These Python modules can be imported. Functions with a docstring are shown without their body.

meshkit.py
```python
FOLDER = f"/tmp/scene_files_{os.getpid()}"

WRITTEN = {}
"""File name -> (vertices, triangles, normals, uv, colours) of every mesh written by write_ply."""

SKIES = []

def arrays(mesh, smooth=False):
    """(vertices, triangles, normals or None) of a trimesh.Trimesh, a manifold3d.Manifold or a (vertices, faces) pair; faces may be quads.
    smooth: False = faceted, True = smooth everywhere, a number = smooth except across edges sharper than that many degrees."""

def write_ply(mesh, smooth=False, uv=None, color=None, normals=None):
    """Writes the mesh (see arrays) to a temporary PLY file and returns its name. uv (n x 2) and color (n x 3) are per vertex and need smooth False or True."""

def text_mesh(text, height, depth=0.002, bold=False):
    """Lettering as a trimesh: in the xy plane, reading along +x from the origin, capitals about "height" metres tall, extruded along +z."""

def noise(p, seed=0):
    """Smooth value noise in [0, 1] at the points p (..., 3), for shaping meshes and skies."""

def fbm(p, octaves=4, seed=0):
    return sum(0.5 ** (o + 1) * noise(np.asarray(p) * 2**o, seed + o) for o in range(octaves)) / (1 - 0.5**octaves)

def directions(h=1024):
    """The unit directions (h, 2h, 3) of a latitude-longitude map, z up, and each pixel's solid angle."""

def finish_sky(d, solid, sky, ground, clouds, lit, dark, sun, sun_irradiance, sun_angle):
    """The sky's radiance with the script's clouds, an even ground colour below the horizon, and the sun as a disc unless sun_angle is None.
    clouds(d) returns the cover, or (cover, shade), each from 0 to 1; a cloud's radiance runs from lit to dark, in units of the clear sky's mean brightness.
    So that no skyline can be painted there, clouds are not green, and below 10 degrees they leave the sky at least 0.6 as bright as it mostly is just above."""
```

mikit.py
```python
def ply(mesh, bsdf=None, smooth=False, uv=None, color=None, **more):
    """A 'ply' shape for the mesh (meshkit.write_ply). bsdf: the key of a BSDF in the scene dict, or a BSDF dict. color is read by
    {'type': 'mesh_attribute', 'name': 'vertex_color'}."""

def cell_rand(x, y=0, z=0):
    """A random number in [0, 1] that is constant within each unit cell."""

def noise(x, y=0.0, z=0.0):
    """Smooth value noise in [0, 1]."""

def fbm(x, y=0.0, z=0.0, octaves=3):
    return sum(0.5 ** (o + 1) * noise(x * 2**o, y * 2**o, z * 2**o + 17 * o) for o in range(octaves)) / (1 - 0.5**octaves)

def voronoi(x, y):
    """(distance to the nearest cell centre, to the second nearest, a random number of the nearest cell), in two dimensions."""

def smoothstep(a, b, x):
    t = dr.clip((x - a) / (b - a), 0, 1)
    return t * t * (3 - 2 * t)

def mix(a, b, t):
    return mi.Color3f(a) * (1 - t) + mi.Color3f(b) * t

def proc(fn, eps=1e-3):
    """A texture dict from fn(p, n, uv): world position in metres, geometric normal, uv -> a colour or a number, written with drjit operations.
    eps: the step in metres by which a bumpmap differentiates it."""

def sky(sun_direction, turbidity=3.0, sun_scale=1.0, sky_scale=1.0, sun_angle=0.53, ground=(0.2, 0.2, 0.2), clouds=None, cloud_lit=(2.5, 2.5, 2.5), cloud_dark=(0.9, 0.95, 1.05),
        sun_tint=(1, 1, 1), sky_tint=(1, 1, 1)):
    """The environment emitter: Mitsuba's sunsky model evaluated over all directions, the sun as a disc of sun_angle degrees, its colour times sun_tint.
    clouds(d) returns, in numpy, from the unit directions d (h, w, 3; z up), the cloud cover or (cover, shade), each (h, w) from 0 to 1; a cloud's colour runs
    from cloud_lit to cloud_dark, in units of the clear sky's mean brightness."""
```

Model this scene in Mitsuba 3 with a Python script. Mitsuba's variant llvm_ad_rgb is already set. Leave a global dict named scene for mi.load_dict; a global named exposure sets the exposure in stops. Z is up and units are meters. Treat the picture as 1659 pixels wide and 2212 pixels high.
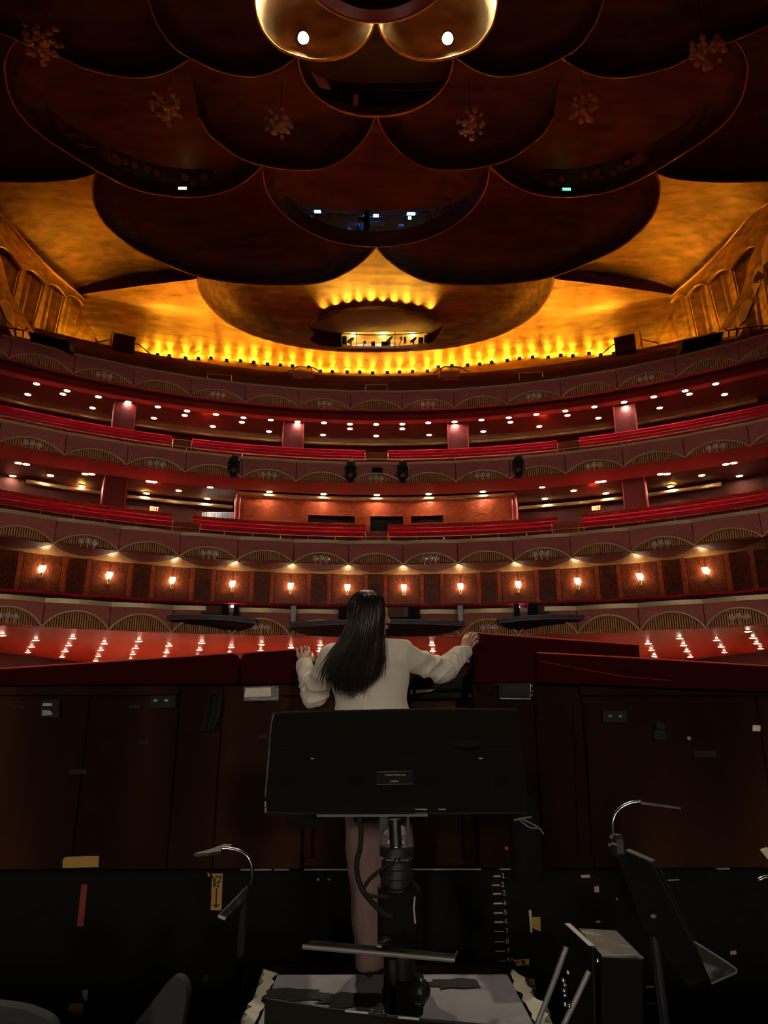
import math, numpy as np, trimesh, mitsuba as mi, drjit as dr, mikit, meshkit
from mikit import ply, proc, noise, fbm, smoothstep, mix
from shapely.geometry import Polygon, Point, LineString
from shapely.ops import unary_union
from scipy.spatial import Delaunay
import scipy.sparse as sparse
T = mi.ScalarTransform4f
scene, labels = {}, {}
# ------------------------------------------------------------------ camera, lights, exposure
exposure = 6.0
FPX, CX, CY = 1534.0, 829.5, 1106.0
PITCH = math.radians(16.5); YAW = math.atan(17.5 / FPX / math.cos(PITCH))
CAM = np.array([0, 0, 1.5])
FW = np.array([math.sin(YAW)*math.cos(PITCH), math.cos(YAW)*math.cos(PITCH), math.sin(PITCH)])
RT = np.array([math.cos(YAW), -math.sin(YAW), 0]); UP = np.cross(RT, FW)
scene['camera'] = {'type': 'perspective', 'fov': math.degrees(2*math.atan(829.5/FPX)), 'fov_axis': 'x', 'near_clip': 0.05, 'far_clip': 500,
                   'to_world': T().look_at(origin=CAM.tolist(), target=(CAM+FW).tolist(), up=[0, 0, 1])}
# lamps of the house and the added stage lamps: the numbers here are their radiances
L_DOWN = (185., 152, 112)       # recessed downlights under the balconies
L_ORCH = (115., 92, 66)       # rows of downlights over the stalls
L_COVE = (380., 196, 27)
L_BEAM = (46., 27., 4.2)      # the narrow upward beam of the same uplights   # uplights at the foot of the gold wall
L_LIP = (26., 14.5, 2.0)         # small uplights on top of the booth
L_PETAL = (6000., 5000, 3700)  # two downlights in the gold ceiling petals
L_SCONCE = (40., 30., 18.)
L_STAGE = (275., 236, 190)    # added, unseen work lights upstage, behind the photographer
L_BOOTH = (60., 59, 53)
L_BLUE = (0.7, 5, 26)
L_EXIT = (130., 3.0, 0.5)

KL = 2.0**-exposure
L_DOWN, L_ORCH, L_COVE, L_BEAM, L_LIP, L_PETAL, L_SCONCE, L_STAGE, L_BOOTH, L_BLUE, L_EXIT = [np.array(x)*KL for x in (L_DOWN, L_ORCH, L_COVE, L_BEAM, L_LIP, L_PETAL, L_SCONCE, L_STAGE, L_BOOTH, L_BLUE, L_EXIT)]
rng = np.random.default_rng(7)
def ray(px, py): return FW + (np.asarray(px, float)[..., None]-CX)/FPX*RT + (CY-np.asarray(py, float)[..., None])/FPX*UP
def U(px, py, H=None, Y=None):
    """The world point seen at a pixel of the photograph, at height H above the camera or at distance Y."""
    d = ray(px, py)
    t = (np.asarray(H, float)/d[..., 2]) if H is not None else np.asarray(Y, float)/d[..., 1]
    return CAM + d*t[..., None]
def hit_ring(px, py, yc, r):
    """Where the ray of a pixel meets the upright cylinder round (0, yc)."""
    d = ray(px, py); a = d[0]**2+d[1]**2; b = -2*yc*d[1]; c = yc*yc-r*r
    return CAM + d*((-b+math.sqrt(b*b-4*a*c))/(2*a))
def proj(p):
    q = np.asarray(p, float)-CAM; z = q@FW
    return CX+FPX*(q@RT)/z, CY-FPX*(q@UP)/z
# ------------------------------------------------------------------ naming helpers
def new(key):
    k, n = key, 0
    while k in USED:
        n += 1; k = '%s_%03d' % (key, n)
    USED.add(k); return k
USED = set()
def thing(name, label, cat, group=None, kind=None):
    k = new(name); labels[k] = {'label': label}
    if cat: labels[k]['category'] = cat
    if group: labels[k]['group'] = group
    if kind: labels[k]['kind'] = kind
    return k
def put(parent, name, mesh, mat, smooth=False, label=None, kind=None, emit=None, w=1.0, **kw):
    k = new((parent+'__'+name) if parent else name)
    s = mesh if isinstance(mesh, dict) else ply(mesh, mat, smooth, **kw)
    if emit is not None:
        s = {**s, 'emitter': {'type': 'area', 'radiance': {'type': 'rgb', 'value': list(map(float, emit))}, 'sampling_weight': float(w)}}
    scene[k] = s
    if label or kind:
        labels[k] = {}
        if label: labels[k]['label'] = label
        if kind: labels[k]['kind'] = kind
    return k
def solo(name, mesh, mat, label, cat, smooth=False, group=None, kind=None, emit=None, w=1.0):
    k = put(None, name, mesh, mat, smooth, None, None, emit, w)
    labels[k] = {'label': label}
    if cat: labels[k]['category'] = cat
    if group: labels[k]['group'] = group
    if kind: labels[k]['kind'] = kind
    return k
def struct(name, mesh, mat, label=None, smooth=False):
    k = put(None, name, mesh, mat, smooth); labels[k] = {'kind': 'structure'}
    if label: labels[k]['label'] = label
    return k
ORD = 'first second third fourth fifth sixth seventh eighth ninth tenth eleventh twelfth thirteenth fourteenth fifteenth sixteenth seventeenth eighteenth nineteenth twentieth'.split()
def nth(i, n):
    """Which of n in a row, counted from the nearer end of the row."""
    if n == 1: return 'only'
    if n % 2 and i == n//2: return 'middle'
    j, side = (i, 'left') if i < n/2 else (n-1-i, 'right')
    return ('leftmost', 'rightmost')[side == 'right'] if j == 0 else ORD[j]+' from the '+side
# ------------------------------------------------------------------ mesh helpers
cat = trimesh.util.concatenate
def M(v, f): return trimesh.Trimesh(np.asarray(v, float), np.asarray(f, int), process=False)
def box(c, s, rz=0, R=None, bevel=0.0):
    c, s = np.asarray(c, float), np.asarray(s, float)
    if bevel > 0:
        b = min(bevel, s.min()*0.45); pts = []
        for sx in (-1, 1):
            for sy in (-1, 1):
                for sz in (-1, 1):
                    h = s/2*[sx, sy, sz]
                    for ax in range(3):
                        q = h-np.array([sx, sy, sz])*b; q[ax] = h[ax]; pts.append(q)
        m = trimesh.convex.convex_hull(np.array(pts))
    else:
        m = trimesh.creation.box(s)
    if R is not None: m.vertices = m.vertices@np.asarray(R).T
    if rz: m.apply_transform(trimesh.transformations.rotation_matrix(rz, [0, 0, 1]))
    m.vertices = m.vertices+c
    return m
def frame(d, up=(0, 0, 1)):
    d = np.asarray(d, float)/np.linalg.norm(d); u = np.asarray(up, float)
    if abs(d@u) > 0.97: u = np.array([1.0, 0, 0]) if abs(d[0]) < .9 else np.array([0, 1.0, 0])
    a = np.cross(u, d); a /= np.linalg.norm(a); return a, np.cross(d, a), d
def tube(pts, r, n=8, cap=True, closed=False, flat=1.0):
    pts = np.asarray(pts, float); m = len(pts); r = np.broadcast_to(np.asarray(r, float), (m,))
    tg = np.gradient(pts, axis=0) if not closed else np.roll(pts, -1, 0)-np.roll(pts, 1, 0)
    tg /= np.linalg.norm(tg, axis=1, keepdims=True)+1e-12
    a, _, _ = frame(tg[0]); V = []
    ang = np.arange(n)*2*np.pi/n
    for i in range(m):
        a = a-tg[i]*(a@tg[i]); a /= np.linalg.norm(a); b = np.cross(tg[i], a)
        V.append(pts[i]+r[i]*(np.cos(ang)[:, None]*a+flat*np.sin(ang)[:, None]*b))
    V = np.concatenate(V); Fc = []
    k = np.arange(n); k2 = (k+1) % n
    for i in range(m if closed else m-1):
        p, q = i*n, ((i+1) % m)*n
        Fc += [np.stack([p+k, p+k2, q+k2], 1), np.stack([p+k, q+k2, q+k], 1)]
    if cap and not closed:
        V = np.vstack([V, pts[0], pts[-1]])
        Fc += [np.stack([k2, k, k*0+m*n], 1), np.stack([(m-1)*n+k, (m-1)*n+k2, k*0+m*n+1], 1)]
    return M(V, np.vstack(Fc))
def cyl(a, b, r, n=16, r2=None): return tube([a, b], [r, r if r2 is None else r2], n)
def strip(A, B):
    """A surface between two polylines of equal length."""
    A, B = np.asarray(A, float), np.asarray(B, float); n = len(A); i = np.arange(n-1)
    return M(np.vstack([A, B]), np.vstack([np.stack([i, i+1, n+i+1], 1), np.stack([i, n+i+1, n+i], 1)]))
def grid(P, wrap=False):
    """A surface from an array of points (rows, columns, 3)."""
    P = np.asarray(P, float); r, c = P.shape[:2]; F_ = []
    i, j = np.meshgrid(np.arange(r-1), np.arange(c if wrap else c-1), indexing='ij'); i, j = i.ravel(), j.ravel(); j2 = (j+1) % c
    F_ = np.vstack([np.stack([i*c+j, i*c+j2, (i+1)*c+j2], 1), np.stack([i*c+j, (i+1)*c+j2, (i+1)*c+j], 1)])
    return M(P.reshape(-1, 3), F_)
def thicken(m, d):
    """Gives a sheet a body: a second layer moved by d and a closed edge."""
    v, f = m.vertices, m.faces; n = len(v); e = np.sort(np.vstack([f[:, [0, 1]], f[:, [1, 2]], f[:, [2, 0]]]), 1)
    ee = np.vstack([f[:, [0, 1]], f[:, [1, 2]], f[:, [2, 0]]])
    _, inv, cnt = np.unique(e, axis=0, return_inverse=True, return_counts=True); b = ee[cnt[inv.ravel()] == 1]
    side = np.vstack([np.stack([b[:, 1], b[:, 0], b[:, 0]+n], 1), np.stack([b[:, 1], b[:, 0]+n, b[:, 1]+n], 1)])
    return M(np.vstack([v, v+np.asarray(d, float)]), np.vstack([f, f[:, ::-1]+n, side]))
def prism(poly, d):
    """A flat polygon of 3-D points with thickness d (a vector)."""
    p = np.asarray(poly, float); c = p.mean(0); u = p[1]-p[0]; u /= np.linalg.norm(u)
    nn = np.zeros(3)
    for i in range(len(p)): nn += np.cross(p[i]-c, p[(i+1) % len(p)]-c)
    nn /= np.linalg.norm(nn); w = np.cross(nn, u)
    P2 = np.stack([(p-c)@u, (p-c)@w], 1)
    v, f = trimesh.creation.triangulate_polygon(Polygon(P2), engine='earcut')
    V = c+v[:, :1]*u+v[:, 1:]*w
    m = thicken(M(V, f), d)
    if m.volume < 0: m.faces = m.faces[:, ::-1]
    return m
def lathe(prof, c=(0, 0, 0), n=20):
    a = np.arange(n)*2*np.pi/n
    P = np.array([[[r*math.cos(t), r*math.sin(t), z] for t in a] for r, z in prof])+np.asarray(c, float)
    m = grid(P, wrap=True)
    if m.volume < 0: m.faces = m.faces[:, ::-1]
    return m
def orient(m, d, at=(0, 0, 0)):
    """Turns a mesh built along +z so that it points along d, then moves it."""
    a, b, c = frame(d); m = m.copy(); m.vertices = m.vertices@np.stack([a, b, c])+np.asarray(at, float); return m
def smooth_curve(pts, n=8):
    """A Catmull-Rom curve through the points."""
    p = np.asarray(pts, float); q = np.vstack([2*p[0]-p[1], p, 2*p[-1]-p[-2]]); out = []
    for i in range(1, len(q)-2):
        t = np.arange(n)[:, None]/n; a, b, c, d = q[i-1:i+3]
        out.append(0.5*(2*b+(c-a)*t+(2*a-5*b+4*c-d)*t**2+(3*b-a-3*c+d)*t**3))
    return np.vstack(out+[p[-1:]])
def surfnet(f, lo, hi, h, it=3):
    """The zero surface of a signed distance function (surface nets), negative inside."""
    lo, hi = np.asarray(lo, float), np.asarray(hi, float); n = np.ceil((hi-lo)/h).astype(int)+1
    X = np.stack(np.meshgrid(*[lo[i]+h*np.arange(n[i]) for i in range(3)], indexing='ij'), -1)
    V = f(X.reshape(-1, 3)).reshape(n)
    s = V < 0; c = [(a, b, d) for a in (0, 1) for b in (0, 1) for d in (0, 1)]
    sl = lambda A, o: A[o[0]:n[0]-1+o[0], o[1]:n[1]-1+o[1], o[2]:n[2]-1+o[2]]
    cnt = sum(sl(s, o).astype(int) for o in c); act = (cnt > 0) & (cnt < 8)
    num = np.zeros(act.shape+(3,)); den = np.zeros(act.shape)
    for ia in range(8):
        for ib in range(ia+1, 8):
            a, b = np.array(c[ia]), np.array(c[ib])
            if np.abs(a-b).sum() != 1: continue
            va, vb = sl(V, a), sl(V, b); x = (va < 0) != (vb < 0)
            t = np.where(x, va/np.where(x, va-vb, 1), 0)[..., None]
            num += np.where(x[..., None], a+t*(b-a), 0); den += x
    idx = -np.ones(act.shape, int); idx[act] = np.arange(act.sum())
    P = (np.argwhere(act)+num[act]/den[act][:, None])*h+lo
    Q = []
    for ax in range(3):
        o = [1, 1, 1]; m = [slice(1, n[i]-1) for i in range(3)]; m[ax] = slice(0, n[ax]-1)
        s0 = s[tuple(m)]; m2 = list(m); m2[ax] = slice(1, n[ax]); s1 = s[tuple(m2)]
        u, v = (ax+1) % 3, (ax+2) % 3
        def cell(du, dv):
            w = [slice(0, n[i]-1) for i in range(3)]
            w[u] = slice(1-du, n[u]-1-du); w[v] = slice(1-dv, n[v]-1-dv)
            return idx[tuple(w)]
        q = np.stack([cell(0, 0), cell(1, 0), cell(1, 1), cell(0, 1)], -1)
        x = s0 & ~s1; Q.append(q[x][:, ::-1] if False else q[x]); x = ~s0 & s1; Q.append(q[x][:, ::-1])
    Q = np.vstack(Q); m = M(P, np.vstack([Q[:, [0, 1, 2]], Q[:, [0, 2, 3]]]))
    if m.volume < 0: m.faces = m.faces[:, ::-1]
    if it:
        e = m.edges_unique; n_ = len(P); A = sparse.coo_matrix((np.ones(2*len(e)), (np.r_[e[:, 0], e[:, 1]], np.r_[e[:, 1], e[:, 0]])), (n_, n_)).tocsr()
        dg = np.maximum(np.asarray(A.sum(1)).ravel(), 1)[:, None]; v = m.vertices.copy()
        for _ in range(it):
            for l_ in (.5, -.52): v = v+l_*(A@v/dg-v)
        m.vertices = v
    return m
def rcone(p, a, b, ra, rb):
    """Signed distance to a cone with round ends."""
    a, b = np.asarray(a, float), np.asarray(b, float); d = b-a
    t = np.clip(((p-a)@d)/(d@d), 0, 1)
    return np.linalg.norm(p-a-t[:, None]*d, axis=1)-(ra+(rb-ra)*t), t
def ell(p, c, r, R=None):
    q = p-np.asarray(c, float)
    if R is not None: q = q@np.asarray(R).T
    r = np.asarray(r, float); k = np.linalg.norm(q/r, axis=1); return (k-1)*r.min()*np.clip(k, 1, None)**0 if False else k*(k-1)/np.maximum(np.linalg.norm(q/r**2, axis=1), 1e-9)
def smin(a, b, k):
    h = np.clip(0.5+0.5*(b-a)/k, 0, 1); return b+(a-b)*h-k*h*(1-h)
# ------------------------------------------------------------------ materials
def mat(key, base, rough=0.5, metal=0.0, two=True, **kw):
    b = base if isinstance(base, dict) else {'type': 'rgb', 'value': list(base)}
    d = {'type': 'principled', 'base_color': b, 'roughness': rough, 'metallic': metal, **kw}
    scene[key] = {'type': 'twosided', 'b': d} if two else d
    return key
def p_gold(p, n, uv):
    a = fbm(p.x*0.7, p.y*3.2, p.z*5.0, 3); b = noise(p.x*3.0, p.y*3.0, p.z*3.0); c = fbm(p.x*0.3+9, p.y*0.3, p.z*0.3, 2)
    k = 0.35+0.75*a+0.22*(b-0.5)+0.35*(c-0.5)
    return mi.Color3f(0.78, 0.44, 0.085)*dr.clip(k, 0.25, 1.2)
def p_burl(p, n, uv):
    w = fbm(p.x*3, p.y*3, p.z*3, 2)*3.0
    a = fbm(p.x*7+w, p.y*7-w, p.z*7+w, 3); s = 0.5+0.5*dr.sin(26*a+4*w)
    return mix((0.16, 0.024, 0.010), (0.46, 0.10, 0.028), dr.clip(0.25+0.75*s*a*1.4, 0, 1))
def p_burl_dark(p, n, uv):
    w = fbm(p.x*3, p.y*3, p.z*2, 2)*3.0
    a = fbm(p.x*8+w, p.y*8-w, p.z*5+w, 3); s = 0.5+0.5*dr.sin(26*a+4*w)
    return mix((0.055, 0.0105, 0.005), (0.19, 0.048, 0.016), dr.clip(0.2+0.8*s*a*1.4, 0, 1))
def p_panel(p, n, uv):
    a = noise(p.x*30, p.y*30, p.z*30); b = fbm(p.x*2, p.y*2, p.z*2, 2)
    return mi.Color3f(0.58, 0.195, 0.165)*(0.7+0.35*a+0.25*b)
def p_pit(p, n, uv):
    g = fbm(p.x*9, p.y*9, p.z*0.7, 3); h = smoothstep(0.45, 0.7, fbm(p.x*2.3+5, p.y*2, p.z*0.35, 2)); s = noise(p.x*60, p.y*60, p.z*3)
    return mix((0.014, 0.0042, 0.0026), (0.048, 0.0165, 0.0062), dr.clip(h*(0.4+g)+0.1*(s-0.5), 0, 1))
def p_paper(p, n, uv):
    a = fbm(p.x*14, p.y*14, p.z*9, 3); b = fbm(p.x*3+4, p.y*3, p.z*3, 2)
    return mi.Color3f(0.25, 0.245, 0.275)*(0.62+0.35*a+0.4*b)
def p_scuff(p, n, uv):
    a = smoothstep(0.5, 0.8, fbm(p.x*16, p.y*34, p.z*20, 3)); return mix((0.02, 0.02, 0.02), (0.15, 0.15, 0.155), a)
def p_soffit(p, n, uv):
    a = fbm(p.x*0.5, p.y*7, p.z*3, 3); return mi.Color3f(0.50, 0.052, 0.026)*(0.75+0.4*a)
mat('gold_leaf', proc(p_gold), 0.42, 0.55, specular=0.5)
mat('gold_wall', proc(p_gold), 0.5, 0.3, specular=0.4)
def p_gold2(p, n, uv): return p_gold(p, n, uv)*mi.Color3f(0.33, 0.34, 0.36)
mat('gold_shaded', proc(p_gold2), 0.45, 0.5, specular=0.4)  # same gold leaf as the walls, shade of the petals put into the colour
mat('gold_edge', (0.72, 0.40, 0.10), 0.32, 0.8)
mat('brass', (0.80, 0.58, 0.24), 0.28, 0.9)
mat('rail_gold', (0.78, 0.66, 0.36), 0.38, 0.35)
mat('panel_maroon', proc(p_panel), 0.85, specular=0.1)
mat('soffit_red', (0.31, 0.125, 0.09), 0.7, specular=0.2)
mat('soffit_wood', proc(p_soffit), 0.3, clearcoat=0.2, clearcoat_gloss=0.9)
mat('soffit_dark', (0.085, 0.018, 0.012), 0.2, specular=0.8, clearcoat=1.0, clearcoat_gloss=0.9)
mat('lens_red', (0.20, 0.035, 0.018), 0.55)
mat('vault_gold', (0.46, 0.27, 0.10), 0.35, 0.4)
mat('burl', proc(p_burl), 0.16, clearcoat=0.8, clearcoat_gloss=0.92)
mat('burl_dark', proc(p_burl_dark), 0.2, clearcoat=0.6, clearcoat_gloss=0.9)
mat('burl_red', (0.40, 0.062, 0.045), 0.2, clearcoat=0.7, clearcoat_gloss=0.9)
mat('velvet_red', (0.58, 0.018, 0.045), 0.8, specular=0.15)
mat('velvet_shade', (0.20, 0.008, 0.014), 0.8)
mat('rib_wood', (0.82, 0.50, 0.19), 0.6, 0.1)
mat('seat_brown', (0.30, 0.10, 0.03), 0.6, specular=0.2)
mat('dark_wall', (0.055, 0.014, 0.010), 0.7, specular=0.15)
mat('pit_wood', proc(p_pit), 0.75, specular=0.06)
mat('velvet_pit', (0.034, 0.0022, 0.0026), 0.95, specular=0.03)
mat('velvet_lit', (0.55, 0.075, 0.045), 0.8, specular=0.1)  # rail velvet with light from above and behind put into its colour
mat('black_paint', (0.009, 0.009, 0.008), 0.85, specular=0.05)
mat('black_soft', (0.017, 0.016, 0.015), 0.7, specular=0.15)
mat('black_metal', (0.028, 0.028, 0.029), 0.38, 0.3)
mat('black_void', (0.004, 0.004, 0.004), 0.9)
mat('desk_black', (0.0115, 0.0088, 0.0062), 0.7, specular=0.1)
mat('edge_grey', (0.24, 0.24, 0.245), 0.45, 0.4)
mat('slate', (0.13, 0.15, 0.165), 0.5, 0.1)
mat('steel_blue', (0.42, 0.50, 0.56), 0.45, 0.3)
mat('chrome', (0.62, 0.62, 0.64), 0.18, 1.0)
mat('crystal', (0.88, 0.87, 0.80), 0.15, 0.2)
mat('crystal_gold', (0.90, 0.66, 0.32), 0.2, 0.3)
mat('jacket', (0.72, 0.66, 0.55), 0.85, sheen=0.2)
mat('skin', (0.60, 0.34, 0.235), 0.5)
mat('lips', (0.48, 0.14, 0.12), 0.4)
mat('eye_white', (0.75, 0.73, 0.70), 0.25)
mat('hair', (0.016, 0.010, 0.007), 0.34, spec_tint=0.2)
mat('trousers', (0.20, 0.13, 0.12), 0.8, specular=0.1)
mat('shoe', (0.02, 0.016, 0.014), 0.4)
mat('nail', (0.62, 0.30, 0.24), 0.25)
mat('silver', (0.75, 0.72, 0.66), 0.2, 1.0)
mat('paper_grey', proc(p_paper), 0.85)
mat('paper_cream', (0.52, 0.50, 0.41), 0.85)
mat('card', (0.68, 0.60, 0.50), 0.8)
mat('tape_yellow', (0.40, 0.235, 0.05), 0.7)
mat('tape_red', (0.22, 0.018, 0.014), 0.7)
mat('tape_pale', (0.46, 0.42, 0.36), 0.7)
mat('tape_pink', (0.50, 0.28, 0.22), 0.7)
mat('ink', (0.010, 0.008, 0.007), 0.8)
mat('chair_grey', (0.040, 0.043, 0.046), 0.85, specular=0.1)
mat('scuffed', proc(p_scuff), 0.5)
mat('booth_grey', (0.36, 0.34, 0.27), 0.5, 0.3)
mat('booth_wall', (0.66, 0.66, 0.60), 0.7)
mat('window_dark', (0.010, 0.011, 0.010), 0.06, specular=0.7)
mat('carpet', (0.15, 0.02, 0.016), 0.9)
mat('step_carpet', (0.22, 0.04, 0.033), 0.9)
mat('column_red', (0.10, 0.010, 0.012), 0.4, clearcoat=0.3, clearcoat_gloss=0.9)
mat('gate_wood', (0.060, 0.020, 0.012), 0.7, specular=0.1)
mat('bounce_floor', (0.60, 0.27, 0.17), 0.8)  # unseen rear floor, made pale to bounce light up to the red soffit
mat('burl_far', (0.36, 0.085, 0.03), 0.45)
mat('lamp_off', (0.40, 0.25, 0.11), 0.3)
mat('lamp_face', (0.9, 0.85, 0.75), 0.4)
mat('plate_text', (0.30, 0.19, 0.06), 0.4, 0.5)
# ------------------------------------------------------------------ the auditorium's tiers
MIR = 812.5
class Tier: pass
def tier(name, yc, R, dth, Hc, Ha, Hr, bulge, rail_r):
    t = Tier(); t.name, t.yc, t.R, t.d, t.Hc, t.Ha, t.Hr, t.bulge, t.rr = name, yc, R, math.radians(dth), Hc, Ha, Hr, bulge, rail_r
    return t
TA = tier('topmost balcony', 5.17, 26.30, 5.45, 14.48, 14.96, 15.42, 0.0, 0.035)
TB = tier('second balcony', 5.19, 25.36, 5.45, 10.41, 10.87, 11.35, 0.03, 0.05)
TC = tier('third balcony', 7.35, 22.72, 5.95, 6.53, 7.00, 7.50, 0.10, 0.06)
TD = tier('lowest balcony', 2.06, 27.18, 4.87, 3.35, 4.00, 4.34, 0.14, 0.075)
Z0 = 1.5
def rp(t, th, off, H): return np.array([(t.R+off)*math.sin(th), t.yc+(t.R+off)*math.cos(th), Z0+H])
def front(t, k, s, drop=0.0):
    """Plan point on the front of bay k at s from 0 to 1, moved back by drop."""
    a, b = [np.array([t.R*math.sin((k+e)*t.d), t.yc+t.R*math.cos((k+e)*t.d)]) for e in (-.5, .5)]
    n = -np.array([math.sin(k*t.d), math.cos(k*t.d)])
    s = np.asarray(s, float)[:, None]
    return a+(b-a)*s+n*(t.bulge*np.sin(np.pi*s)-drop)
def arch(t, s, rise=None):
    L = 2*t.R*math.sin(t.d/2); h = t.Ha-t.Hc; r = (L*L/4+h*h)/(2*h); x = (np.asarray(s)-.5)*L
    return t.Hc+np.sqrt(np.maximum(r*r-x*x, 0))-(r-h)
def v3(xy, H): return np.column_stack([xy, Z0+np.broadcast_to(H, (len(xy),))])
def ring(t, prof, a0, a1, n=60):
    """A profile of (offset, height) swept round the tier between two angles; a closed profile makes a solid."""
    th = np.linspace(a0, a1, n)
    P = np.array([[rp(t, x, o, h) for x in th] for o, h in prof])
    m = grid(P)
    if prof[0] == prof[-1] and len(prof) > 3:
        caps = []
        for e in (0, n-1):
            q = P[:-1, e]; c = q.mean(0); i = np.arange(len(q))
            caps.append(M(np.vstack([q, c]), np.stack([i, (i+1) % len(q), i*0+len(q)], 1)))
        m = cat([m]+caps)
    return m
def bar(o, h, w, d): return [(o, h), (o+w, h), (o+w, h-d), (o, h-d), (o, h)]
NB = 8
SS = np.linspace(0.006, 0.994, 21)
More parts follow.
